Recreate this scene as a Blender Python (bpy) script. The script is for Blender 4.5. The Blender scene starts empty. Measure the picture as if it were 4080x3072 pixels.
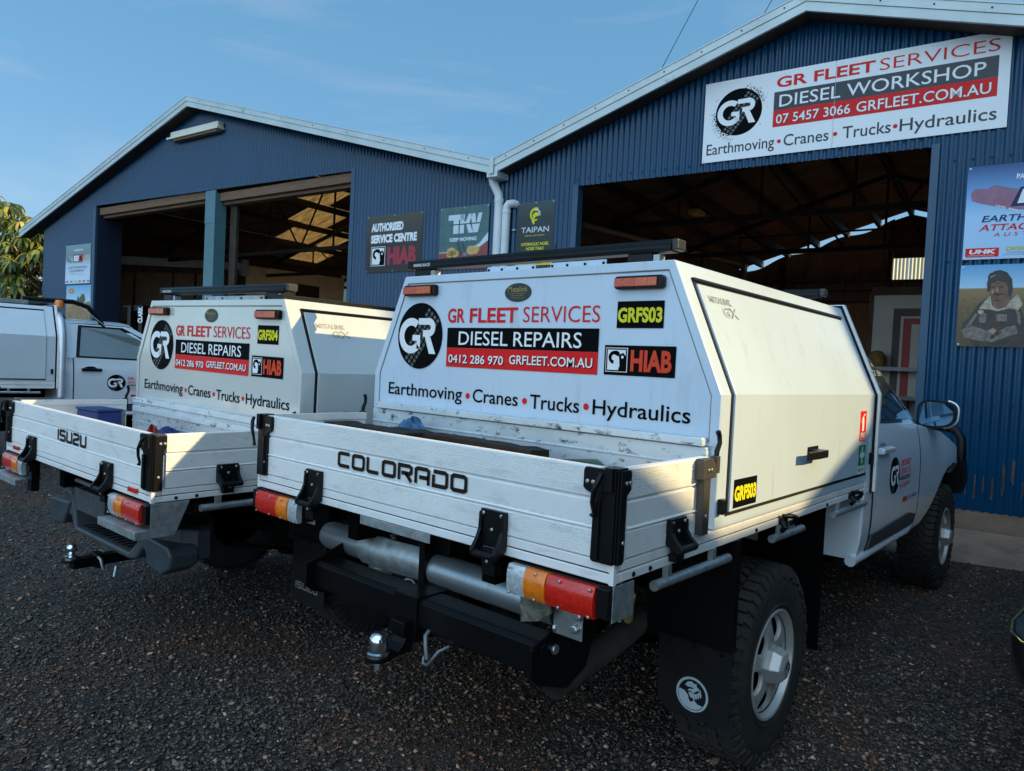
import bpy, bmesh, math, random
import numpy as np
from mathutils import Vector, Matrix
random.seed(7); rng = np.random.default_rng(7)
rad = math.radians
scn = bpy.context.scene
COL = scn.collection

# ------------------------------------------------------------------ camera
YAW, PITCH, ROLL = 0.7123, -0.0293, 0.0490
cy_, sy_ = math.cos(YAW), math.sin(YAW)
F_ = Vector((-sy_*math.cos(PITCH), cy_*math.cos(PITCH), math.sin(PITCH)))
R0 = Vector((cy_, sy_, 0)); U0 = R0.cross(F_)
R_ = R0*math.cos(ROLL) + U0*math.sin(ROLL)
U_ = U0*math.cos(ROLL) - R0*math.sin(ROLL)
cam_d = bpy.data.cameras.new('camera'); cam = bpy.data.objects.new('camera', cam_d); COL.objects.link(cam)
M = Matrix.Identity(4)
for i in range(3):
    M[i][0], M[i][1], M[i][2] = R_[i], U_[i], -F_[i]
M.translation = Vector((1.008, -1.613, 1.520))
cam.matrix_world = M
cam_d.sensor_width = 36; cam_d.lens = 25.25; cam_d.clip_start = 0.05; cam_d.clip_end = 800
scn.camera = cam

# ------------------------------------------------------------------ sky, sun, exposure
SUN_AZ, SUN_EL = rad(27.0), rad(25.0)            # azimuth counted from +X towards +Y
sun_dir = Vector((math.cos(SUN_AZ)*math.cos(SUN_EL), math.sin(SUN_AZ)*math.cos(SUN_EL), math.sin(SUN_EL)))
w = bpy.data.worlds.new("World"); scn.world = w; w.use_nodes = True
nt = w.node_tree; nt.nodes.clear()
out = nt.nodes.new('ShaderNodeOutputWorld'); bg = nt.nodes.new('ShaderNodeBackground')
sky = nt.nodes.new('ShaderNodeTexSky'); sky.sky_type = 'NISHITA'; sky.sun_disc = False
sky.sun_elevation = SUN_EL; sky.sun_rotation = rad(90)-SUN_AZ; sky.air_density = 1.0; sky.dust_density = 0.1; sky.ozone_density = 3.0
tc = nt.nodes.new('ShaderNodeTexCoord')
mp = nt.nodes.new('ShaderNodeMapping'); mp.inputs['Scale'].default_value = (1.2, 1.2, 4.5); mp.inputs['Rotation'].default_value = (0.25, 0.12, 0.5)
nz = nt.nodes.new('ShaderNodeTexNoise'); nz.inputs['Scale'].default_value = 2.6; nz.inputs['Detail'].default_value = 7; nz.inputs['Roughness'].default_value = 0.58; nz.inputs['Distortion'].default_value = 0.5
rp = nt.nodes.new('ShaderNodeValToRGB'); rp.color_ramp.elements[0].position = 0.50; rp.color_ramp.elements[1].position = 0.86
rp.color_ramp.elements[0].color = (0,0,0,1); rp.color_ramp.elements[1].color = (0.30,0.30,0.30,1)
mx = nt.nodes.new('ShaderNodeMix'); mx.data_type = 'RGBA'
mx.inputs[7].default_value = (3.6, 3.5, 3.8, 1)
L = nt.links
L.new(tc.outputs['Generated'], mp.inputs[0]); L.new(mp.outputs[0], nz.inputs['Vector']); L.new(nz.outputs['Fac'], rp.inputs[0])
L.new(rp.outputs[0], mx.inputs[0]); 
# the photograph's sky is an even light blue: pull the sky texture towards it by height
sz = nt.nodes.new('ShaderNodeSeparateXYZ'); L.new(tc.outputs['Generated'], sz.inputs[0])
hr = nt.nodes.new('ShaderNodeValToRGB'); he = hr.color_ramp.elements
he[0].position = 0.0; he[0].color = (0.34, 0.62, 0.86, 1); he[1].position = 0.75; he[1].color = (0.12, 0.40, 0.72, 1)
k_ = he.new(0.28); k_.color = (0.20, 0.52, 0.84, 1)
L.new(sz.outputs['Z'], hr.inputs[0])
hs = nt.nodes.new('ShaderNodeMix'); hs.data_type = 'RGBA'; hs.blend_type = 'MULTIPLY'; hs.inputs[0].default_value = 1.0; hs.inputs[7].default_value = (3.5, 3.5, 3.5, 1)
L.new(hr.outputs[0], hs.inputs[6])
hm = nt.nodes.new('ShaderNodeMix'); hm.data_type = 'RGBA'; hm.inputs[0].default_value = 0.78
L.new(sky.outputs[0], hm.inputs[6]); L.new(hs.outputs[2], hm.inputs[7]); L.new(hm.outputs[2], mx.inputs[6]); 
sp = nt.nodes.new('ShaderNodeVectorMath'); sp.operation = 'DOT_PRODUCT'; sp.inputs[1].default_value = (0.55, -0.80, 0.25)  # bright cloud patch added behind the camera as fill light
L.new(tc.outputs['Generated'], sp.inputs[0])
mr = nt.nodes.new('ShaderNodeMapRange'); mr.inputs[1].default_value = 0.10; mr.inputs[2].default_value = 0.75; mr.interpolation_type = 'SMOOTHSTEP'
L.new(sp.outputs['Value'], mr.inputs[0])
nz2 = nt.nodes.new('ShaderNodeTexNoise'); nz2.inputs['Scale'].default_value = 2.2; nz2.inputs['Detail'].default_value = 6
L.new(mp.outputs[0], nz2.inputs['Vector'])
rp2 = nt.nodes.new('ShaderNodeValToRGB'); rp2.color_ramp.elements[0].position = 0.36; rp2.color_ramp.elements[1].position = 0.62; L.new(nz2.outputs['Fac'], rp2.inputs[0])
ml = nt.nodes.new('ShaderNodeMath'); ml.operation = 'MULTIPLY'; L.new(mr.outputs[0], ml.inputs[0]); L.new(rp2.outputs[0], ml.inputs[1])
mx2 = nt.nodes.new('ShaderNodeMix'); mx2.data_type = 'RGBA'; mx2.inputs[7].default_value = (8.2, 11.4, 14.2, 1)
L.new(ml.outputs[0], mx2.inputs[0]); L.new(mx.outputs[2], mx2.inputs[6]); L.new(mx2.outputs[2], bg.inputs[0])
bg.inputs[1].default_value = 0.088
L.new(bg.outputs[0], out.inputs[0])
sun_d = bpy.data.lights.new('sun', 'SUN'); sun_d.energy = 2.45; sun_d.angle = rad(0.53); sun_d.color = (1.0, 0.77, 0.38)
sun = bpy.data.objects.new('sun', sun_d); COL.objects.link(sun)
sun.rotation_euler = sun_dir.to_track_quat('Z', 'Y').to_euler(); sun.location = sun_dir*60
vs = scn.view_settings; vs.view_transform = 'Standard'; vs.look = 'None'; vs.gamma = 1; vs.exposure = 1.32
scn.render.engine = 'CYCLES'
scn.cycles.max_bounces = 8; scn.cycles.sample_clamp_indirect = 8

# ------------------------------------------------------------------ materials
def mat(name, col, rough=0.5, metal=0.0, var=0.12, scale=6.0, dirt=None, bump=0.0, bscale=60, stretch=(1,1,1), coat=0.0, spec=0.5, trans=0.0, rvar=0.0):
    m = bpy.data.materials.new(name); m.use_nodes = True
    n = m.node_tree.nodes; l = m.node_tree.links; n.clear()
    o = n.new('ShaderNodeOutputMaterial'); p = n.new('ShaderNodeBsdfPrincipled')
    p.inputs['Roughness'].default_value = rough; p.inputs['Metallic'].default_value = metal
    p.inputs['Specular IOR Level'].default_value = spec
    if coat: p.inputs['Coat Weight'].default_value = coat; p.inputs['Coat Roughness'].default_value = 0.06
    t = n.new('ShaderNodeTexCoord'); mpn = n.new('ShaderNodeMapping'); mpn.inputs['Scale'].default_value = stretch
    l.new(t.outputs['Object'], mpn.inputs[0])
    a = n.new('ShaderNodeTexNoise'); a.inputs['Scale'].default_value = scale; a.inputs['Detail'].default_value = 6; a.inputs['Roughness'].default_value = 0.6
    l.new(mpn.outputs[0], a.inputs['Vector'])
    r = n.new('ShaderNodeValToRGB'); r.color_ramp.elements[0].position = 0.3; r.color_ramp.elements[1].position = 0.7
    c0 = [max(0, c*(1-var)) for c in col[:3]]; c1 = [min(1, c*(1+var)) for c in col[:3]]
    r.color_ramp.elements[0].color = (*c0, 1); r.color_ramp.elements[1].color = (*c1, 1)
    l.new(a.outputs['Fac'], r.inputs[0]); csock = r.outputs[0]
    if dirt:
        dcol, lo, hi, dsc, dst = dirt
        mp2 = n.new('ShaderNodeMapping'); mp2.inputs['Scale'].default_value = dst; l.new(t.outputs['Object'], mp2.inputs[0])
        d = n.new('ShaderNodeTexNoise'); d.inputs['Scale'].default_value = dsc; d.inputs['Detail'].default_value = 9; d.inputs['Roughness'].default_value = 0.7
        l.new(mp2.outputs[0], d.inputs['Vector'])
        dr = n.new('ShaderNodeValToRGB'); dr.color_ramp.elements[0].position = lo; dr.color_ramp.elements[1].position = hi
        l.new(d.outputs['Fac'], dr.inputs[0])
        mm = n.new('ShaderNodeMix'); mm.data_type = 'RGBA'; mm.inputs[7].default_value = (*dcol, 1)
        l.new(dr.outputs[0], mm.inputs[0]); l.new(csock, mm.inputs[6]); csock = mm.outputs[2]
        if metal > 0.3:
            mt = n.new('ShaderNodeMath'); mt.operation = 'MULTIPLY_ADD'; mt.inputs[1].default_value = -metal; mt.inputs[2].default_value = metal
            l.new(dr.outputs[0], mt.inputs[0]); l.new(mt.outputs[0], p.inputs['Metallic'])
    l.new(csock, p.inputs['Base Color'])
    if rvar:
        ra = n.new('ShaderNodeMapRange'); ra.inputs[3].default_value = max(0.02, rough-rvar); ra.inputs[4].default_value = min(1, rough+rvar)
        l.new(a.outputs['Fac'], ra.inputs[0]); l.new(ra.outputs[0], p.inputs['Roughness'])
    if bump:
        b = n.new('ShaderNodeTexNoise'); b.inputs['Scale'].default_value = bscale; b.inputs['Detail'].default_value = 5
        l.new(mpn.outputs[0], b.inputs['Vector'])
        bb = n.new('ShaderNodeBump'); bb.inputs['Strength'].default_value = bump; bb.inputs['Distance'].default_value = 0.02
        l.new(b.outputs['Fac'], bb.inputs['Height']); l.new(bb.outputs[0], p.inputs['Normal'])
    if trans:
        tr = n.new('ShaderNodeBsdfTranslucent'); l.new(csock, tr.inputs[0])
        ms = n.new('ShaderNodeMixShader'); ms.inputs[0].default_value = trans
        l.new(p.outputs[0], ms.inputs[1]); l.new(tr.outputs[0], ms.inputs[2]); l.new(ms.outputs[0], o.inputs[0])
    else:
        l.new(p.outputs[0], o.inputs[0])
    m.diffuse_color = (*col[:3], 1)
    return m

def grad(name, stops, z0, z1, rough=0.4, var=0.06, axis='Z'):
    """printed sheet whose ink runs from one colour to the next along its height"""
    m = mat(name, (0.5,0.5,0.5), rough, var=var)
    n = m.node_tree.nodes; l = m.node_tree.links
    p = next(q for q in n if q.type == 'BSDF_PRINCIPLED'); t = next(q for q in n if q.type == 'TEX_COORD')
    sx = n.new('ShaderNodeSeparateXYZ'); l.new(t.outputs['Object'], sx.inputs[0])
    mr = n.new('ShaderNodeMapRange'); mr.inputs[1].default_value = z0; mr.inputs[2].default_value = z1; l.new(sx.outputs[axis], mr.inputs[0])
    r = n.new('ShaderNodeValToRGB'); e = r.color_ramp.elements
    while len(e) < len(stops): e.new(0.5)
    for i, (pos, c) in enumerate(stops): e[i].position = pos; e[i].color = (*c, 1)
    l.new(mr.outputs[0], r.inputs[0]); l.new(r.outputs[0], p.inputs['Base Color'])
    return m

ALU   = mat('tray_aluminium', (0.84,0.82,0.80), 0.48, 0.15, 0.06, 2.5, dirt=((0.42,0.41,0.39),0.54,0.92,8,(.8,1,3.0)), rvar=0.08, bump=0.02, bscale=90)
ALUD  = mat('scuffed_aluminium', (0.66,0.72,0.75), 0.45, 0.4, 0.10, 5, dirt=((0.04,0.04,0.045),0.56,0.66,16,(1,1,2.2)), rvar=0.1)
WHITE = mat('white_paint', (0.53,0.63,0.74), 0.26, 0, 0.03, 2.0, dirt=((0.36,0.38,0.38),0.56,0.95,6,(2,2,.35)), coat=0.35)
CREAM = mat('canopy_side_paint', (0.78,0.77,0.73), 0.32, 0, 0.03, 2.0, dirt=((0.50,0.46,0.38),0.64,0.92,6,(1,1,.5)), coat=0.25)
SILV  = mat('silver_paint', (0.74,0.78,0.82), 0.26, 0.15, 0.04, 3, coat=0.6)
SILVC = mat('silver_canopy_paint', (0.74,0.78,0.82), 0.34, 0.25, 0.04, 3, coat=0.4)
BLK   = mat('black_plastic', (0.0045,0.0045,0.005), 0.34, 0, 0.25, 9, bump=0.05, bscale=160, spec=0.25)
RUB   = mat('black_rubber', (0.005,0.005,0.005), 0.75, 0, 0.3, 14, dirt=((0.018,0.014,0.011),0.58,0.85,9,(1,1,1)), bump=0.08, bscale=90, spec=0.3)
TYRE  = mat('tyre_rubber', (0.026,0.024,0.022), 0.72, 0, 0.3, 10, dirt=((0.075,0.058,0.042),0.52,0.85,7,(1,1,1)), bump=0.10, bscale=70, spec=0.35)
BLKST = mat('black_steel', (0.003,0.003,0.0035), 0.36, 0.0, 0.3, 8, dirt=((0.018,0.014,0.010),0.64,0.85,10,(1,1,1)), spec=0.2)
GALV  = mat('galvanised_steel', (0.42,0.45,0.46), 0.46, 0.75, 0.28, 28, bump=0.03, bscale=60, rvar=0.12)
CHASS = mat('chassis_black', (0.002,0.002,0.002), 0.85, 0, 0.3, 6, spec=0.05)
CHROM = mat('polished_steel', (0.75,0.76,0.78), 0.16, 1.0, 0.06, 10, rvar=0.06)
ALLOY = mat('alloy_wheel', (0.50,0.48,0.45), 0.40, 0.5, 0.08, 8, dirt=((0.16,0.13,0.10),0.55,0.9,9,(1,1,1)))
BOLT  = mat('zinc_bolt', (0.55,0.56,0.56), 0.35, 0.9, 0.1, 30)
GREYP = mat('dark_grey_cladding', (0.055,0.058,0.065), 0.5, 0, 0.12, 8)
BUMPG = mat('bumper_plastic', (0.050,0.056,0.062), 0.45, 0, 0.2, 8, bump=0.04, bscale=200)
GLASS = mat('tinted_glass', (0.012,0.016,0.018), 0.04, 0, 0.1, 2, spec=0.8)
GLASSL= mat('clear_side_glass', (0.15,0.18,0.18), 0.03, 0, 0.2, 1.2, spec=0.9, coat=1.0)
MIRR  = mat('mirror_glass', (0.07,0.15,0.24), 0.03, 1.0, 0.02, 2)
LRED  = mat('red_lens', (0.62,0.014,0.006), 0.18, 0, 0.25, 60, bump=0.10, bscale=260, coat=0.6)
LAMB  = mat('amber_lens', (0.88,0.19,0.008), 0.18, 0, 0.25, 60, bump=0.10, bscale=260, coat=0.6)
LCLR  = mat('clear_lens', (0.50,0.53,0.54), 0.14, 0.25, 0.35, 90, bump=0.10, bscale=260, coat=0.6)
LORG  = mat('orange_red_lens', (0.55,0.055,0.008), 0.18, 0, 0.3, 90, bump=0.10, bscale=260, coat=0.6)
INKK  = mat('black_ink', (0.0030,0.0036,0.0045), 0.55, 0, 0.1, 5, spec=0.04)
INKG  = mat('grey_ink', (0.075,0.085,0.085), 0.4, 0, 0.5, 40)
INKR  = mat('red_ink', (0.68,0.012,0.013), 0.35, 0, 0.04, 5, spec=0.2)
INKW  = mat('white_ink', (0.80,0.81,0.83), 0.35, 0, 0.02, 5)
INKY  = mat('yellow_ink', (0.72,0.66,0.02), 0.35, 0, 0.04, 5, spec=0.2)
INKO  = mat('orange_red_ink', (0.68,0.055,0.02), 0.35, 0, 0.05, 5, spec=0.2)
INKB  = mat('bronze_ink', (0.40,0.28,0.09), 0.4, 0.2, 0.1, 5, spec=0.2)
INKN  = mat('navy_ink', (0.015,0.03,0.10), 0.35, 0, 0.08, 5, spec=0.2)
INKS  = mat('grey_outline_ink', (0.20,0.17,0.12), 0.4, 0, 0.1, 5)
BADGE = mat('tailgate_lettering', (0.020,0.012,0.008), 0.3, 0.2, 0.5, 9)
GREEN = mat('safety_green_ink', (0.02,0.25,0.07), 0.35, 0, 0.05, 5)
BLUEW = mat('blue_cladding', (0.0015,0.046,0.112), 0.22, 0.0, 0.10, 1.2, dirt=((0.02,0.05,0.08),0.66,0.95,3,(1,1,.25)), spec=0.38, rvar=0.04)
BLUEF = mat('blue_flashing', (0.018,0.065,0.125), 0.38, 0, 0.12, 2)
BARGE = mat('barge_metal', (0.52,0.58,0.58), 0.5, 0.25, 0.10, 2.5, dirt=((0.10,0.10,0.08),0.60,0.78,3.5,(1,1,1)))
PVC   = mat('white_pvc_pipe', (0.62,0.66,0.68), 0.4, 0, 0.06, 4)
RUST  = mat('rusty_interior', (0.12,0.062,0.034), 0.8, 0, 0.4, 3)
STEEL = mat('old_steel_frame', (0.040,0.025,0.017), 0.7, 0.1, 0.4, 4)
BEAMB = mat('brown_door_track', (0.16,0.085,0.045), 0.7, 0, 0.25, 4, stretch=(1,1,8))
IWALL = mat('cream_inner_wall', (0.80,0.62,0.40), 0.85, 0, 0.12, 1.5)
IWHT  = mat('white_inner_wall', (0.78,0.70,0.60), 0.8, 0, 0.10, 1.5)
IRED  = mat('red_door_paint', (0.45,0.035,0.02), 0.5, 0, 0.1, 3)
SKYL  = mat('amber_skylight_sheet', (0.38,0.19,0.055), 0.5, 0, 0.45, 3, trans=0.85, stretch=(1,5,1), dirt=((0.10,0.05,0.015),0.50,0.62,3,(.6,6,1)))
TRANSW= mat('translucent_wall_sheet', (0.95,0.90,0.70), 0.5, 0, 0.06, 4, trans=0.9)
CONC  = mat('concrete', (0.25,0.165,0.12), 0.9, 0, 0.22, 3, dirt=((0.09,0.06,0.04),0.5,0.8,2.2,(1,1,1)), bump=0.25, bscale=45)
TIMB  = mat('dark_timber', (0.017,0.009,0.006), 0.85, 0, 0.4, 6, stretch=(1,12,12), bump=0.3, bscale=30)
BLUEC = mat('blue_rag_cloth', (0.05,0.13,0.24), 0.9, 0, 0.35, 18, bump=0.2, bscale=40)
BLUEB = mat('blue_painted_steel', (0.012,0.030,0.16), 0.5, 0, 0.2, 8)
BARK  = mat('bark', (0.10,0.075,0.05), 0.9, 0, 0.3, 8, bump=0.4, bscale=20)

# ------------------------------------------------------------------ mesh helpers
class MB:
    def __init__(s): s.v=[]; s.f=[]; s.m=[]
    def add(s, vs, fs, mi=0):
        b=len(s.v); s.v+= [tuple(p) for p in vs]; s.f+=[tuple(b+i for i in f) for f in fs]; s.m+=[mi]*len(fs); return s
    def box(s,x0,x1,y0,y1,z0,z1,mi=0):
        return s.add([(x0,y0,z0),(x1,y0,z0),(x1,y1,z0),(x0,y1,z0),(x0,y0,z1),(x1,y0,z1),(x1,y1,z1),(x0,y1,z1)],
              [(3,2,1,0),(4,5,6,7),(0,1,5,4),(1,2,6,5),(2,3,7,6),(3,0,4,7)],mi)
    def prism(s,pts,ax,a0,a1,mi=0):
        n=len(pts)
        def P(p,a): return {'x':(a,p[0],p[1]),'y':(p[0],a,p[1]),'z':(p[0],p[1],a)}[ax]
        vs=[P(p,a0) for p in pts]+[P(p,a1) for p in pts]
        fs=[tuple(range(n)),tuple(range(2*n-1,n-1,-1))]+[(i,(i+1)%n,n+(i+1)%n,n+i) for i in range(n)]
        return s.add(vs,fs,mi)
    def ring(s,outer,inner,ax,a0,a1,mi=0):
        n=len(outer)
        def P(p,a): return {'x':(a,p[0],p[1]),'y':(p[0],a,p[1]),'z':(p[0],p[1],a)}[ax]
        vs=[P(p,a) for a in (a0,a1) for q in (outer,inner) for p in q]
        fs=[]
        for i in range(n):
            j=(i+1)%n
            fs+=[(i,j,n+j,n+i),(2*n+i,3*n+i,3*n+j,2*n+j),(i,2*n+i,2*n+j,j),(n+i,n+j,3*n+j,3*n+i)]
        return s.add(vs,fs,mi)
    def face(s,pts,mi=0): return s.add(pts,[tuple(range(len(pts)))],mi)
    def tube(s,path,r,n=10,mi=0,caps=True):
        path=[Vector(p) for p in path]; k=len(path); vs=[]; prev=None
        rr = r if isinstance(r,(list,tuple)) else [r]*k
        for i,p in enumerate(path):
            d=(path[min(i+1,k-1)]-path[max(i-1,0)]).normalized()
            if prev is None: a=d.orthogonal().normalized()
            else:
                a=(prev-d*prev.dot(d)); a=a.normalized() if a.length>1e-6 else d.orthogonal().normalized()
            prev=a; b=d.cross(a)
            for j in range(n):
                t=2*math.pi*j/n; vs.append(p+(a*math.cos(t)+b*math.sin(t))*rr[i])
        fs=[(i*n+j,i*n+(j+1)%n,(i+1)*n+(j+1)%n,(i+1)*n+j) for i in range(k-1) for j in range(n)]
        if caps: fs+=[tuple(range(n-1,-1,-1)),tuple(range((k-1)*n,k*n))]
        return s.add(vs,fs,mi)
    def lathe(s,prof,o,d,n=32,mi=0,close=False):
        o=Vector(o); d=Vector(d).normalized(); a=d.orthogonal().normalized(); b=d.cross(a); vs=[]
        for r,h in prof:
            for j in range(n):
                t=2*math.pi*j/n; vs.append(o+d*h+(a*math.cos(t)+b*math.sin(t))*r)
        k=len(prof)
        fs=[(i*n+j,i*n+(j+1)%n,(i+1)*n+(j+1)%n,(i+1)*n+j) for i in range(k-1) for j in range(n)]
        if prof[0][0]>1e-4 and close: fs.append(tuple(range(n-1,-1,-1)))
        if prof[-1][0]>1e-4 and close: fs.append(tuple(range((k-1)*n,k*n)))
        return s.add(vs,fs,mi)
    def bolt(s,p,d,r=0.007,h=0.005,mi=0): return s.lathe([(r,0),(r,h),(r*0.6,h*1.2)],p,d,8,mi,True)
    def grid(s,P,mi=0):
        a=len(P); b=len(P[0])
        return s.add([p for row in P for p in row],[(i*b+j,i*b+j+1,(i+1)*b+j+1,(i+1)*b+j) for i in range(a-1) for j in range(b-1)],mi)
    def build(s,name,mats,parent=None,bevel=0,smooth=None,recalc=True,seg=2):
        me=bpy.data.meshes.new(name); me.from_pydata(s.v,[],s.f)
        if not isinstance(mats,(list,tuple)): mats=[mats]
        for m in mats: me.materials.append(m)
        if len(mats)>1: me.polygons.foreach_set('material_index',s.m)
        if recalc:
            b=bmesh.new(); b.from_mesh(me); bmesh.ops.recalc_face_normals(b,faces=b.faces); b.to_mesh(me); b.free()
        if smooth:
            me.polygons.foreach_set('use_smooth',[True]*len(me.polygons)); me.set_sharp_from_angle(angle=rad(smooth))
        o=bpy.data.objects.new(name,me); COL.objects.link(o)
        if parent: o.parent=parent
        if bevel:
            bv=o.modifiers.new('bevel','BEVEL'); bv.width=bevel; bv.segments=seg; bv.limit_method='ANGLE'; bv.angle_limit=rad(40); bv.harden_normals=False
        return o

def fuse(o,mb,m):
    """add small fixings to a finished part's own mesh"""
    me=o.data; k=len(me.materials); me.materials.append(m); b=bmesh.new(); b.from_mesh(me)
    vs=[b.verts.new(v) for v in mb.v]
    for f in mb.f:
        try: q=b.faces.new([vs[i] for i in f]); q.material_index=k
        except ValueError: pass
    b.to_mesh(me); b.free(); return o
def tag(o,label=None,cat=None,group=None,kind=None):
    if label: o['label']=label
    if cat: o['category']=cat
    if group: o['group']=group
    if kind: o['kind']=kind
    return o
def thing(name,label,cat,loc=(0,0,0),rot=(0,0,0),group=None):
    o=bpy.data.objects.new(name,None); COL.objects.link(o); o.location=loc; o.rotation_euler=rot; o.empty_display_size=0.2
    return tag(o,label,cat,group)

_tc={}
def text_geo(s,bold=0.0,space=1.0):
    k=(s,bold,space)
    if k in _tc: return _tc[k]
    cu=bpy.data.curves.new('lettering','FONT'); cu.body=s; cu.size=1; cu.offset=bold; cu.space_character=space; cu.resolution_u=3; cu.fill_mode='FRONT'
    o=bpy.data.objects.new('lettering',cu); COL.objects.link(o)
    bpy.context.view_layer.update()
    dg=bpy.context.evaluated_depsgraph_get(); me=bpy.data.meshes.new_from_object(o.evaluated_get(dg))
    v=[(p.co.x,p.co.y) for p in me.vertices]; f=[tuple(p.vertices) for p in me.polygons]
    bpy.data.objects.remove(o); bpy.data.curves.remove(cu); bpy.data.meshes.remove(me)
    _tc[k]=(v,f); return v,f
def capref(bold): 
    v,_=text_geo('H',bold); ys=[p[1] for p in v]; return min(ys),max(ys)
REAR=lambda Y:(lambda a,b:(a,Y,b)); SIDE=lambda X:(lambda a,b:(X,a,b))
def letters(mb,s,a0,a1,b0,h,mp,bold=0.0,shear=0.0,mi=0,space=1.0,slope=0.0):
    """string s fitted between a0 and a1, baseline b0, capital height h; mp maps (a,b) to a point"""
    v,f=text_geo(s,bold,space); xs=[p[0] for p in v]; x0,x1=min(xs),max(xs); c0,c1=capref(bold)
    sx=(a1-a0)/(x1-x0); sy=h/(c1-c0); vs=[]
    for x,y in v:
        b=(y-c0)*sy; a=a0+(x-x0)*sx+shear*b; vs.append(mp(a,b0+b+slope*(a-a0)))
    return mb.add(vs,f,mi)
STROKES={'C':[[(.80,.91),(.17,.91),(.07,.82),(.07,.18),(.17,.09),(.80,.09)]],'O':[[(.17,.91),(.68,.91),(.78,.82),(.78,.18),(.68,.09),(.17,.09),(.07,.18),(.07,.82),'c']],
 'L':[[(.07,1),(.07,.18),(.17,.09),(.76,.09)]],'R':[[(.07,0),(.07,.91),(.68,.91),(.78,.82),(.78,.55),(.68,.46),(.22,.46)],[(.46,.46),(.80,.0)]],'A':[[(.07,0),(.07,.82),(.17,.91),(.68,.91),(.78,.82),(.78,0)],[(.26,.40),(.78,.40)]],
 'D':[[(.07,.72),(.07,.09),(.68,.09),(.78,.18),(.78,.82),(.68,.91),(.07,.91)]],'I':[[(.10,0),(.10,1)]],'S':[[(.80,.91),(.15,.91),(.08,.84),(.08,.58),(.15,.51),(.70,.51),(.77,.44),(.77,.16),(.70,.09),(.05,.09)]],
 'U':[[(.08,1),(.08,.18),(.17,.09),(.68,.09),(.77,.18),(.77,1)]],'Z':[[(.05,.91),(.70,.91),(.77,.84),(.77,.63),(.70,.56),(.15,.44),(.08,.37),(.08,.09),(.80,.09)]]}
def stroke_text(mb,s_,a0,a1,b0,h,mp,mi=0,wt=.165,gap=.13):
    """square block letters drawn as bent bars of even width"""
    wd=[(.2 if c=='I' else .85) for c in s_]; tot=sum(wd)+gap*(len(s_)-1); k=(a1-a0)/tot; x=0
    for c,w_ in zip(s_,wd):
        for pl in STROKES[c]:
            cl=pl[-1]=='c'; P=[Vector((p[0]*k,p[1]*h,0)) for p in (pl[:-1] if cl else pl)]; n=len(P); hw=wt*k*.5*.95; L_=[];R__=[]
            for i in range(n):
                pv=P[i-1] if (i>0 or cl) else None; nx=P[(i+1)%n] if (i<n-1 or cl) else None
                d0=(P[i]-pv).normalized() if pv else None; d1=(nx-P[i]).normalized() if nx else None
                d0=d0 or d1; d1=d1 or d0; n0=Vector((-d0.y,d0.x,0)); n1=Vector((-d1.y,d1.x,0)); m=(n0+n1).normalized(); f=hw/max(.5,m.dot(n0))
                q=P[i]+m*f; r=P[i]-m*f; L_.append(mp(a0+x*k+q.x,b0+q.y)); R__.append(mp(a0+x*k+r.x,b0+r.y))
            mb.add(L_+R__,[(i,(i+1)%n,n+(i+1)%n,n+i) for i in range(n if cl else n-1)],mi)
        x+=w_+gap
def disc2(mb,c,ra,rb,mp,n=40,mi=0,r0=None):
    if r0 is None: mb.face([mp(c[0]+ra*math.cos(2*math.pi*i/n),c[1]+rb*math.sin(2*math.pi*i/n)) for i in range(n)],mi)
    else:
        o=[mp(c[0]+ra*math.cos(2*math.pi*i/n),c[1]+rb*math.sin(2*math.pi*i/n)) for i in range(n)]
        q=[mp(c[0]+ra*r0*math.cos(2*math.pi*i/n),c[1]+rb*r0*math.sin(2*math.pi*i/n)) for i in range(n)]
        mb.add(o+q,[(i,(i+1)%n,n+(i+1)%n,n+i) for i in range(n)],mi)
def rect2(mb,a0,a1,b0,b1,mp,mi=0): mb.face([mp(a0,b0),mp(a1,b0),mp(a1,b1),mp(a0,b1)],mi)
def poly2(mb,pts,mp,mi=0): mb.face([mp(*p) for p in pts],mi)
def arc2(mb,c,r0,r1,t0,t1,mp,mi=0,n=14,taper=1.0):
    vs=[]
    for i in range(n+1):
        t=rad(t0+(t1-t0)*i/n); k=1-(1-taper)*i/n; m=(r0+r1)/2; hw=(r1-r0)/2*k
        vs+=[mp(c[0]+(m-hw)*math.cos(t),c[1]+(m-hw)*math.sin(t)),mp(c[0]+(m+hw)*math.cos(t),c[1]+(m+hw)*math.sin(t))]
    mb.add(vs,[(2*i,2*i+1,2*i+3,2*i+2) for i in range(n)],mi)

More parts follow.
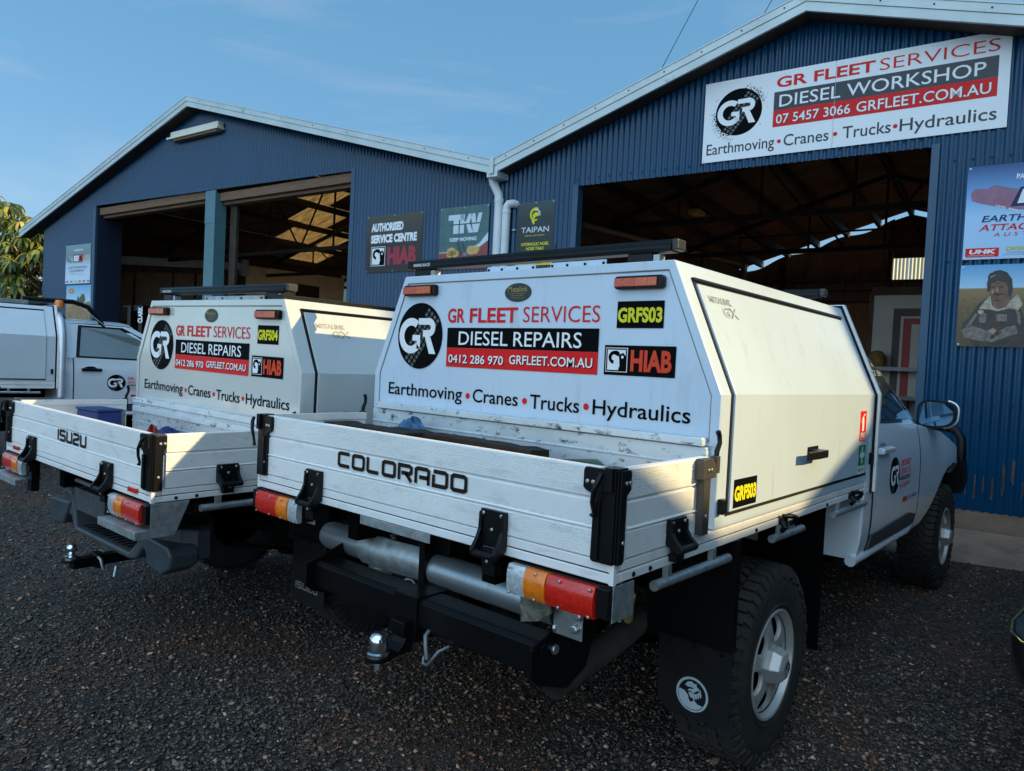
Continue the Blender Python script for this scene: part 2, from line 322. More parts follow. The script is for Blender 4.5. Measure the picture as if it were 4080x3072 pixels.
def gr_badge(parent,c,rx,rz,face,e=0.0015,name='logo_decal',splat=False):
    """round black emblem, grey tyre-tread marks, white GR; face(k) gives the map for layer k"""
    mb=MB(); disc2(mb,c,rx,rz,face(1),48,0)
    m2=face(2); rr=random.Random(3)
    for i in range(-6,7):                                   # tread blocks running across the disc
        for j in (-1,0,1,2):
            a=i*0.155; b=(j-0.5)*0.17
            x=(a*0.62-b*0.78)+0.10; y=(a*0.78+b*0.62)
            if x*x+y*y>0.90 or rr.random()<0.12: continue
            ang=rad(50)+rr.uniform(-.15,.15); q=[]
            for px,py in ((-.058,-.05),(.058,-.05),(.05,.055),(-.05,.055)):
                q.append((c[0]+rx*(x+px*math.cos(ang)-py*math.sin(ang)),c[1]+rz*(y+px*math.sin(ang)+py*math.cos(ang))))
            poly2(mb,q,m2,1)
    if splat:
        for k in range(260):
            t=rr.choice((rr.gauss(0.75,.42),rr.gauss(3.75,.45))); d=1.0+abs(rr.gauss(0,.16)); s=rr.uniform(.008,.05)*(1.5-min(d,1.45))*1.6
            x=d*math.cos(t); y=d*math.sin(t)
            poly2(mb,[(c[0]+rx*(x+s*rr.uniform(.5,1.2)*math.cos(u)),c[1]+rz*(y+s*rr.uniform(.5,1.2)*math.sin(u))) for u in (0,1.1,2.2,3.3,4.4,5.4)],face(1),0)
    m3=face(3)
    # G: open ring with a bar, R: stem, bowl and leg
    ex=lambda x,y:(c[0]+rx*1.16*(x-.06),c[1]+rz*1.16*y)
    P=lambda a,b:m3(*ex(a,b))
    arc2(mb,(-0.26,0.0),0.27,0.47,52,318,P,2,26)
    poly2(mb,[(-0.20,0.02),(0.10,0.02),(0.10,-0.34),(-0.03,-0.34),(-0.03,-0.13),(-0.20,-0.13)],P,2)
    poly2(mb,[(0.02,0.46),(0.42,0.46),(0.42,0.29),(0.02,0.29)],P,2)
    arc2(mb,(0.42,0.22),0.07,0.24,-90,90,P,2,14)
    poly2(mb,[(0.20,0.15),(0.42,0.15),(0.42,-0.02),(0.20,-0.02)],P,2)
    poly2(mb,[(0.28,-0.02),(0.48,-0.02),(0.70,-0.46),(0.46,-0.46)],P,2)
    return mb.build(name,[INKK,INKG,INKW],parent,recalc=False)

def crane_emblem(mb,a0,a1,b0,b1,face,ik=0,iw=1):
    """white square with a black curled bird-head mark"""
    w_=a1-a0; h_=b1-b0; P=lambda k:(lambda x,y:face(k)(a0+w_*x,b0+h_*y))
    rect2(mb,a0,a1,b0,b1,face(2),iw)
    mb_o=[(0.03,0.03),(0.97,0.03),(0.97,0.97),(0.03,0.97)]; mb_i=[(0.08,0.08),(0.92,0.08),(0.92,0.92),(0.08,0.92)]
    mb.add([P(3)(*p) for p in mb_o]+[P(3)(*p) for p in mb_i],[(i,(i+1)%4,4+(i+1)%4,4+i) for i in range(4)],ik)
    arc2(mb,(0.40,0.60),0.13,0.27,20,262,P(3),ik,22)
    arc2(mb,(0.47,0.68),0.03,0.20,20,150,P(3),ik,10)
    poly2(mb,[(0.60,0.70),(0.80,0.80),(0.92,0.66),(0.92,0.08),(0.60,0.08),(0.66,0.26),(0.64,0.46)],P(3),ik)
    poly2(mb,[(0.50,0.52),(0.60,0.46),(0.64,0.24),(0.55,0.14),(0.56,0.32),(0.46,0.44)],P(4),iw)
    disc2(mb,(0.78,0.62),0.055,0.06,P(4),14,iw)
# ------------------------------------------------------------------ vehicle parts
def plank_profile(z0,z1,grooved,d0=0.0,dep=0.0022):
    """outer-face outline of one side board, going up: list of (depth, z)"""
    pts=[(d0+0.003,z0),(d0,z0+0.004)]
    if grooved:
        h=z1-z0
        for c in (0.22,0.5,0.78):
            for k in (-1.5,-0.5,0.5,1.5):
                z=z0+h*c+k*0.0052; pts+=[(d0,z-0.0016),(d0+dep,z-0.0008),(d0+dep,z+0.0008),(d0,z+0.0016)]
    pts+=[(d0,z1-0.004),(d0+0.003,z1)]
    return pts
def gate_section(z0,z1,th=0.026):
    h=z1-z0; a=z0+h*0.318; b=z0+h*0.645
    o=plank_profile(z0,a-0.003,True)+[(0.006,a-0.002),(0.006,a)]+[(0.0,a+0.001),(-0.003,a+0.004),(0.0,a+0.008)]
    o+=plank_profile(a+0.009,b-0.003,False,0.002)+[(0.008,b-0.0028),(0.008,b+0.0028)]
    o+=plank_profile(b+0.003,z1,True)
    return o+[(th,z1),(th,z1-0.03),(th-0.006,z1-0.035),(th-0.006,z0+0.04),(th,z0+0.035),(th,z0)]
def hinge_mb(c,z0,z1,P,small=False):
    """black gate hinge: plate, two curved cheeks, barrel and tongue; P maps (along, out, up)"""
    mb=MB(); hw=0.052; h=z1-z0
    def slab(pts,d0,d1):
        n=len(pts); vs=[P(a,d0,b) for a,b in pts]+[P(a,d1,b) for a,b in pts]
        mb.add(vs,[tuple(range(n)),tuple(range(2*n-1,n-1,-1))]+[(i,(i+1)%n,n+(i+1)%n,n+i) for i in range(n)])
    slab([(c-hw*.95,z1),(c+hw*.95,z1),(c+hw,z1-h*.25),(c+hw*.85,z0+h*.42),(c-hw*.85,z0+h*.42),(c-hw,z1-h*.25)],0.0,0.014)
    for s in (-1,1):
        pr=[(0.0,z1-.006),(0.020,z1-.008),(0.022,z1-h*.3),(0.034,z1-h*.45),(0.058,z0+h*.38),(0.056,z0+h*.30),(0.040,z0+h*.29),(0.012,z0+h*.36),(0,z0+h*.42)]
        a0=c+s*hw*.98; a1=c+s*hw*.74; n=len(pr)
        mb.add([P(a0,d,z) for d,z in pr]+[P(a1,d,z) for d,z in pr],[tuple(range(n)),tuple(range(2*n-1,n-1,-1))]+[(i,(i+1)%n,n+(i+1)%n,n+i) for i in range(n)])
    mb.tube([P(c-hw,0.044,z0+h*.335),P(c+hw,0.044,z0+h*.335)],0.012,10)
    slab([(c-hw*.62,z0+h*.40),(c+hw*.62,z0+h*.40),(c+hw*.42,z0+h*.16),(c-hw*.42,z0+h*.16)],0.004,0.030)
    slab([(c-hw*.5,z0+h*.18),(c+hw*.5,z0+h*.18),(c+hw*.5,z0),(c-hw*.5,z0)],-0.01,0.024)
    return mb
def hinge_bolts(c,z0,z1,P):
    mb=MB(); h=z1-z0
    for a,b in ((-.036,z1-.012),(.036,z1-.012),(0,z1-h*.30),(0,z0+h*.22)):
        o=Vector(P(c+a,0.014 if b>z0+h*.5 else .030,b)); d=(Vector(P(c+a,1,b))-Vector(P(c+a,0,b))); mb.bolt(o,d,0.0065,0.004)
    return mb

def make_wheel(root,xo,y,zc,s,R=0.392,rimm=ALLOY,text=None,steer=0.0):
    """tyre mesh with rim, hub cap and letters under it; s=+1 faces +X"""
    rr=math.sqrt(1); ca,sa=math.cos(steer),math.sin(steer)
    def W(h,r,t):
        dx=s*h; dy=r*math.cos(t); 
        return (xo+dx*ca-dy*sa, y+dx*sa*1+dy*ca, zc+r*math.sin(t))
    def lathe(mb,prof,n=64,mi=0):
        vs=[W(h,r,2*math.pi*j/n) for r,h in prof for j in range(n)]
        k=len(prof); mb.add(vs,[(i*n+j,i*n+(j+1)%n,(i+1)*n+(j+1)%n,(i+1)*n+j) for i in range(k-1) for j in range(n)],mi)
    ty=MB(); k=R/0.392
    lathe(ty,[(q*k,h) for q,h in ((.200,-.035),(.212,-.010),(.222,-.004),(.245,-.001),(.285,.004),(.318,.003),(.345,-.004),(.362,-.014),(.372,-.03),(.376,-.08),(.377,-.127),(.376,-.175),(.372,-.225),(.355,-.243),(.30,-.252),(.22,-.245),(.20,-.22))],72)
    lathe(ty,[(q*k,h) for q,h in ((.229,-.0005),(.232,.0025),(.236,.0025),(.239,-.0005))],72)
    def block(h0,h1,t0,t1,r0,r1,skew=0.0,sk2=0.0):
        vs=[W(h,r*k,t+(skew if h==h1 else 0)) for r in (r0,r1) for h,t in ((h0,t0),(h1,t0+sk2),(h1,t1+sk2),(h0,t1))]
        ty.add(vs,[(3,2,1,0),(4,5,6,7),(0,1,5,4),(1,2,6,5),(2,3,7,6),(3,0,4,7)])
    N=50; dt=2*math.pi/N
    for i in range(N):
        t=i*dt
        block(-.066,-.014,t+.02*dt,t+.80*dt,.370,.3905,0,.10*dt)
        block(-.240,-.188,t+.32*dt,t+1.0*dt,.368,.3905,0,-.10*dt)
        block(-.112,-.072,t+.25*dt,t+.92*dt,.370,.392,.30*dt,.2*dt)
        block(-.182,-.142,t+.05*dt,t+.72*dt,.370,.392,.30*dt,-.2*dt)
        block(-.140,-.114,t+.60*dt,t+1.3*dt,.370,.392,0,.05*dt)
        # shoulder lug running down the sidewall
        L0=.346 if i%2 else .336
        vs=[W(h,r*k,u) for r,h0,h1 in ((.388,-.030,-.013),(L0+.016,-.012,.004),(L0,-.006,.0065)) for u in (t+.05*dt,t+.66*dt) for h in (h0,h1)]
        ty.add(vs,[(0,1,3,2),(1,5,7,3),(5,9,11,7),(8,10,11,9),(0,4,5,1),(4,8,9,5),(2,3,7,6),(6,7,11,10)])
    o=ty.build('wheel',TYRE,root,smooth=28)
    # rim
    rm=MB(); DKR=CHASS
    lathe(rm,[(q*k,h) for q,h in ((.207,-.022),(.2145,-.012),(.2165,-.003),(.2115,.001),(.204,-.001),(.1985,-.010),(.196,-.022),(.193,-.026))],64)
    lathe(rm,[(q*k,h) for q,h in ((.1925,-.040),(.190,-.10),(.186,-.16))],48,1)
    def hh(r):                                                      # face of the wheel, dished
        u=(r/k-.06)/(.193-.06); return -.030+0.016*math.sin(math.pi*min(1,max(0,u*1.0)))+(.012*(1-u))
    nS=6; sec=math.pi/nS; Nb=14
    for q in range(nS):
        tc=q*2*sec+0.25
        bnd=[]
        for i in range(Nb): bnd.append((.060*k,tc-sec+2*sec*i/Nb))
        for i in range(8): bnd.append(((.060+(.193-.060)*i/8)*k,tc+sec))
        for i in range(Nb): bnd.append((.193*k,tc+sec-2*sec*i/Nb))
        for i in range(8): bnd.append(((.193-(.193-.060)*i/8)*k,tc-sec))
        hc=.138*k; B=[(r*math.cos(t),r*math.sin(t)) for r,t in bnd]; cx,cy=hc*math.cos(tc),hc*math.sin(tc)
        er,et=(math.cos(tc),math.sin(tc)),(-math.sin(tc),math.cos(tc)); loops=[]
        for f_,dep in ((None,0),(1.16,-.001),(1.0,-.009),(.985,-.016)):
            lp=[]
            for bx,by in B:
                if f_ is None: p=(bx,by)
                else:
                    dx,dy=bx-cx,by-cy; a=math.atan2(dx*et[0]+dy*et[1],dx*er[0]+dy*er[1])
                    rr_=.043*f_*k; tt_=.042*f_*k*(1+.30*math.cos(a))
                    p=(cx+er[0]*rr_*math.cos(a)+et[0]*tt_*math.sin(a),cy+er[1]*rr_*math.cos(a)+et[1]*tt_*math.sin(a))
                r=math.hypot(*p); lp.append(W(hh(r)+dep,r,math.atan2(p[1],p[0])))
            loops.append(lp)
        n=len(B)
        for a in range(len(loops)-1):
            rm.add(loops[a]+loops[a+1],[(i,(i+1)%n,n+(i+1)%n,n+i) for i in range(n)])
    rm.build('rim',[rimm,CHASS],o,smooth=40)
    dk=MB(); lathe(dk,[(.0001,-.075),(.185*k,-.078)],32); dk.build('brake_drum',CHASS,o)
    hb=MB(); lathe(hb,[(.076*k,-.03),(.074*k,.006),(.060*k,.040),(.036*k,.050),(.0001,.051)],6)
    hb.build('hub_cap',rimm,o,bevel=0.004)
    eb=MB(); mp=lambda a,b:W(.0522,math.hypot(a,b)*k,math.atan2(b,a*1.0))
    disc2(eb,(0,0),.026,.026,mp,28,0)
    mp2=lambda a,b:W(.0528,math.hypot(a,b)*k,math.atan2(b,a))
    disc2(eb,(0,0),.026,.026,mp2,28,1,r0=.86); lion(eb,(0,0),.022,lambda a,b:mp2(a*s,b),1)
    eb.build('emblem',[INKK,ALLOY],o,recalc=False)
    if text:
        lt=MB(); step=rad(8.6); n=len(text)
        for i,ch in enumerate(text):
            tcn=rad(90)+((n-1)/2-i)*step*s
            v,f=text_geo(ch,0.03); xs=[p[0] for p in v]; xm=(min(xs)+max(xs))/2
            vs=[]
            for x,yy in v:
                r=(.292+(yy-.36)*.052)*k; t=tcn-s*(x-xm)*.052/.3
                vs.append(W(.0062,r,t))
            lt.add(vs,f)
        lt.build('tyre_lettering',mat('tyre_letter_rubber',(.045,.043,.040),.6,0,.1,5),o,recalc=False)
    return o

def lion(mb,c,R,mp,mi):
    """roaring lion with one paw on a ball, inside a ring"""
    P=lambda x,y:mp(c[0]+R*x,c[1]+R*y)
    arc=[(1.02*math.cos(rad(t)),1.02*math.sin(rad(t))) for t in range(176,330,11)]
    poly2(mb,arc+[(.70,-.56),(.40,-.52),(.16,-.34),(-.06,-.52),(-.20,-.40),(-.28,-.12),(-.52,.10),(-.84,.16)],P,mi)      # body and haunch
    poly2(mb,[(-.52,.50),(-.36,.74),(-.06,.84),(.12,.72),(.28,.78),(.30,.58),(.10,.44),(-.14,.46),(-.30,.42)],P,mi)            # brow, muzzle
    poly2(mb,[(.10,.44),(.30,.58),(.46,.50),(.52,.30),(.30,.10),(.05,.08),(-.12,.24),(-.28,.14),(-.32,.26),(-.10,.36),(.02,.34)],P,mi)   # cheek, open jaw
    for i in range(4):                                              # mane locks
        x=.02+.15*i; y=.06+.10*i; poly2(mb,[(x-.05,y+.02),(x+.10,y+.10),(x+.19,y-.30),(x+.13,y-.44),(x+.03,y-.24)],P,mi)
    poly2(mb,[(-.26,.06),(-.10,.16),(.02,.0),(.04,-.24),(-.10,-.20)],P,mi)

def make_cab(root,W,dz=0.0,gx=0.0,paint=SILV,mirror_bar=True,front=True,decal='right',glass=GLASS,handle_paint=SILV):
    cx=-W/2
    belt=lambda y:1.300+dz-0.040*max(0,(y-2.5))/1.1-0.02*max(0,y-3.6)
    def S(y,z):                                                     # inward offset of the body side
        x=0.0; zz=z-dz
        if zz>0.98: x-=0.045*((zz-0.98)/0.32)**2
        if zz<0.80: x-=0.03*((0.80-zz)/0.2)**2
        if y>4.75: x-=0.30*((y-4.75)/0.50)**2
        x+=0.026*math.exp(-((y-4.55)/0.55)**2)*math.exp(-((zz-0.90)/0.22)**2)
        return x
    def zarch(y):                                                   # lower edge of the wing round the wheel
        pts=[(3.40,.586),(3.60,.57),(3.865,.585),(4.00,.66),(4.10,.745),(4.18,.815),(4.28,.880),(4.40,.925),(4.60,.952),(4.80,.930),(4.92,.88),(5.02,.80),(5.08,.70),(5.25,.62)]
        for (a,b),(c,d) in zip(pts,pts[1:]):
            if a<=y<=c: return b+(d-b)*(y-a)/(c-a)+dz*.5
        return pts[0][1] if y<pts[0][0] else pts[-1][1]
    def ztop(y):
        pts=[(2.3,1.300),(3.60,1.262),(4.29,1.190),(4.70,1.085),(4.95,1.00),(5.10,.93),(5.25,.86)]
        for (a,b),(c,d) in zip(pts,pts[1:]):
            if a<=y<=c: return b+(d-b)*(y-a)/(c-a)+dz
        return pts[-1][1]+dz
    mx=lambda s,x:(x if s>0 else -W-x)
    def panel(mb,s,y0,y1,lo,hi,off=0.0,ny=14,nz=10,mi=0,wrap=0.03):
        rows=[]
        for i in range(ny+1):
            y=y0+(y1-y0)*i/ny; a,b=lo(y),hi(y); row=[(mx(s,S(y,a)+off-wrap),y,a)]
            for j in range(nz+1):
                z=a+(b-a)*j/nz; row.append((mx(s,S(y,z)+off),y,z))
            row.append((mx(s,S(y,b)+off-wrap),y,b)); rows.append(row)
        e0=[(mx(s,(-W if 0 else 0)+ (p[0] if s>0 else -W-p[0]) - wrap) if 0 else (p[0]-s*wrap,p[1],p[2])) for p in rows[0]]
        e1=[(p[0]-s*wrap,p[1],p[2]) for p in rows[-1]]
        mb.grid([e0]+rows+[e1],mi)
    body=MB()
    # core under the skin, cabin back wall, floor
    body.box(-W+.05,-.05,2.36,4.12,.62+dz,1.24+dz,1)
    rear=[(-W+.02,.60+dz),(-.02,.60+dz),(-.005,.95+dz),(-.03,1.28+dz),(-.24,1.74+dz),(-.30,1.775+dz),(-W+.30,1.775+dz),(-W+.24,1.74+dz),(-W+.03,1.28+dz),(-W+.005,.95+dz)]
    body.prism(rear,'y',2.345,2.40,0)
    for s in (1,-1):
        panel(body,s,2.352,2.497,lambda y:.600+dz,belt)
        panel(body,s,3.600,5.20,zarch,ztop,ny=46,nz=12)
        # sill
        body.tube([(mx(s,-.035),2.30,.600+dz),(mx(s,-.035),3.45,.598+dz),(mx(s,-.05),3.62,.610+dz)],0.028,10,0)
    # bonnet and nose
    ys=[4.20,4.35,4.55,4.75,4.90,5.02,5.12,5.20]
    rows=[]
    for y in ys:
        row=[]; zt_=ztop(y)
        for i in range(17):
            u=i/16; x=S(y,zt_)*(1-u)+(-W-S(y,zt_))*u; bul=1-abs(2*u-1)**2.6
            row.append((x,y+0.10*bul,zt_+0.065*bul*(1 if y<5 else .6)))
        rows.append(row)
    for z in (.74,.62):
        rows.append([(p[0],5.22+.10*(1-abs(2*i/16-1)**2.6),z+dz) for i,p in enumerate(rows[-1])])
    body.grid(rows,0)
    # greenhouse
    TOPZ=1.775+dz
    lo=[(-.035,2.40,1.295+dz),(-.05,3.60,1.262+dz),(-.13,4.25,1.205+dz)]; hi=[(-.225,2.44,1.715+dz),(-.235,3.00+gx,1.715+dz),(-.25,3.10+gx,1.705+dz)]
    for s in (1,-1):
        g=lambda p:(mx(s,p[0]),p[1],p[2])
        def lerp(a,b,t): return tuple(a[i]+(b[i]-a[i])*t for i in range(3))
        for k in range(2):
            rws=[]
            for i in range(7):
                t=i/6; a=lerp(lo[k],lo[k+1],t); b=lerp(hi[k],hi[k+1],t)
                rws.append([g(lerp(a,b,j/6)) for j in range(7)])
            body.grid(rws,0)
    roof=[]
    for y,e in ((2.40,.0),(2.7,.012),(3.0+gx,.008),(3.10+gx,-.005)):
        row=[]
        for i in range(15):
            u=i/14; a=-.225-.025*(y-2.4)/(.7+gx); x=a+(-W-2*a)*u; row.append((x,y+0.06*(1-abs(2*u-1)**2) if y>3 else y,1.715+dz+e+(0.062)*(1-abs(2*u-1)**3.2)))
        roof.append(row)
    body.grid(roof,0)
    c=body.build('cab',[paint,CHASS],root,smooth=40)
    # windscreen
    ws=MB(); rws=[]
    for i in range(9):
        u=i/8; a=(-.255-(W-.51)*u, 3.105+gx+.06*(1-abs(2*u-1)**2), 1.708+dz+.05*(1-abs(2*u-1)**3)); b=(-.14-(W-.28)*u,4.25+.10*(1-abs(2*u-1)**2),1.205+dz+.05*(1-abs(2*u-1)**2))
        rws.append([a,b])
    ws.grid(rws); ws.build('windscreen',glass,c,smooth=40)
    # doors, windows
    def gp(y,z,s,off):                                              # point on the leaning side of the greenhouse
        v=.5
        for _ in range(4):
            ys_=[lo[i][1]+(hi[i][1]-lo[i][1])*v for i in range(3)]; k=0 if y<ys_[1] else 1; t=(y-ys_[k])/(ys_[k+1]-ys_[k]); t=max(0,min(1.0,t))
            a=lerp(lo[k],lo[k+1],t); b=lerp(hi[k],hi[k+1],t); v=(z-a[2])/(b[2]-a[2])
        x=a[0]+(b[0]-a[0])*v
        return (mx(s,x+off),y,z)
    for s in (1,-1):
        d=MB(); flo=lambda y:.622+dz if y<3.3 else .622+dz+(y-3.3)*.25
        panel(d,s,2.507,3.588,flo,belt,off=.003,ny=18,nz=12)
        dr=d.build('door',paint,c,smooth=40)
        cl=MB(); panel(cl,s,2.512,3.54,lambda y:.632+dz,lambda y:.712+dz+.02*(y-2.5)-.05*max(0,(y-3.3)/.25)**2,off=.014,ny=16,nz=4)
        cl.build('door_cladding',GREYP,dr,smooth=50)
        for y0,y1,z0 in ((2.496,2.508,.615),(3.588,3.600,.66)):
            gap=MB(); panel(gap,s,y0,y1,lambda y:z0+dz,belt,off=.0045,ny=1,nz=8); gap.build('door_seal',RUB,dr)
        sh=lambda P_:[(y+(gx*(z-1.25)/.45 if y>2.9 else 0),z) for y,z in P_]; fr=sh([(2.53,1.300),(3.20,1.286),(3.92,1.252),(3.62,1.385),(3.46,1.470),(3.24,1.585),(2.98,1.700),(2.60,1.702)])
        gl=sh([(2.570,1.320),(3.20,1.306),(3.66,1.290),(3.54,1.375),(3.40,1.458),(3.20,1.560),(2.94,1.675),(2.635,1.677)])
        m=MB(); m.face([gp(y,z+dz,s,.007) for y,z in fr]); m.build('window_frame',BLK,dr,recalc=False)
        m=MB(); m.face([gp(y,z+dz,s,.011) for y,z in gl]); m.build('side_window',glass,dr,recalc=False)
        if s>0 and decal=='right':
            m=MB(); letters(m,'THE D',3.30,2.98,1.56+dz,.030,lambda a,b:gp(a,b,1,.0125),.01); m.build('window_lettering',mat('grey_window_ink',(.20,.24,.26),.5,0,.1,5),dr,recalc=False)
        # handle
        h=MB(); rec=MB(); X=S(2.7,1.15+dz)+.004
        disc2(rec,(2.69,1.150+dz),.085,.045,lambda a,b:(mx(s,X+.001),a,b),24); rec.build('handle_recess',mat('recess_shade_paint',(.30,.32,.34),.35,.4,.05,4) if handle_paint is SILV else BLK,dr,recalc=False)
        h.prism([(X+.002,1.132+dz),(X+.036,1.135+dz),(X+.040,1.165+dz),(X+.002,1.172+dz)],'y',2.585,2.815) if s>0 else h.prism([(-W-X-.002,1.132+dz),(-W-X-.036,1.135+dz),(-W-X-.040,1.165+dz),(-W-X-.002,1.172+dz)],'y',2.585,2.815)
        h.build('door_handle',handle_paint,dr,bevel=.008)
        if s>0 and decal:
            f=lambda k:(lambda a,b:(S(a,b)+.0045+.0012*k,a,b))
            yo={'right':2.945,'early':2.99}[decal]
            gr_badge(dr,(yo,.992+dz),.112,.105,f)
            t=MB(); y0=yo+.135
            letters(t,'GR FLEET',y0,y0+.245,1.035+dz,.034,f(1),.012,mi=0); letters(t,'SERVICES',y0,y0+.245,.985+dz,.034,f(1),0,mi=0)
            rect2(t,y0,y0+.25,.952+dz,.972+dz,f(1),1); letters(t,'DIESEL MAINTENANCE & REPAIRS',y0+.005,y0+.245,.957+dz,.010,f(2),0,mi=2)
            letters(t,'0412 286 970',y0-.005,y0+.235,.905+dz,.030,f(1),.004,mi=0)
            t.build('door_lettering',[INKR,INKK,INKW],dr,recalc=False)
    if front:
        b=MB()
        f=lambda k:(lambda a,b2:(S(a,b2)+.006+.001*k,a,b2))
        rect2(b,3.17,3.27,.812+dz,.842+dz,f(0),0); letters(b,'COLORADO',3.28,3.52,.818+dz,.022,f(0),.005,mi=1,shear=.2)
        b.build('side_badge',[INKR,mat('badge_chrome',(.35,.36,.38),.25,.9,.1,8)],c,recalc=False)
        # mirrors
        for s in (1,-1):
            q=lambda x:mx(s,x); m=MB()
            pts=[]
            for i in range(28):
                t=2*math.pi*i/28; cx2,sx2=math.cos(t),math.sin(t); pts.append((.020+.118*math.copysign(abs(cx2)**.62,cx2)+.010*sx2,1.326+.094*math.copysign(abs(sx2)**.62,sx2)*(1-.12*cx2)))
            yb=3.88; rows=[]
            for sc,yy in ((.97,yb),(1.0,yb+.03),(.98,yb+.09),(.80,yb+.15),(.45,yb+.175)):
                rows.append([(q(.02+(x-.02)*sc),yy,1.326+dz+(z-1.326)*sc) for x,z in pts]+[(q(.02+(pts[0][0]-.02)*sc),yy,1.326+dz+(pts[0][1]-1.326)*sc)])
            m.grid(rows); m.face(rows[0][:-1]); m.face(rows[-1][:-1])
            m.box(min(q(-.14),q(-.03)),max(q(-.14),q(-.03)),yb+.01,yb+.09,1.222+dz,1.262+dz)
            mo=m.build('door_mirror',BLK,c,smooth=50)
            g=MB(); g.face([(q(.02+(x-.02)*.86),yb-.003,1.326+dz+(z-1.326)*.84) for x,z in pts]); g.build('mirror_glass',MIRR,mo,recalc=False)
            e=MB(); e.tube([(q(.02+(x-.02)*1.005),yb+.07,1.326+dz+(z-1.326)*1.005) for x,z in (pts[-6:]+pts[:7])],.008,8); e.build('mirror_cap',paint,mo,smooth=60)
    return c

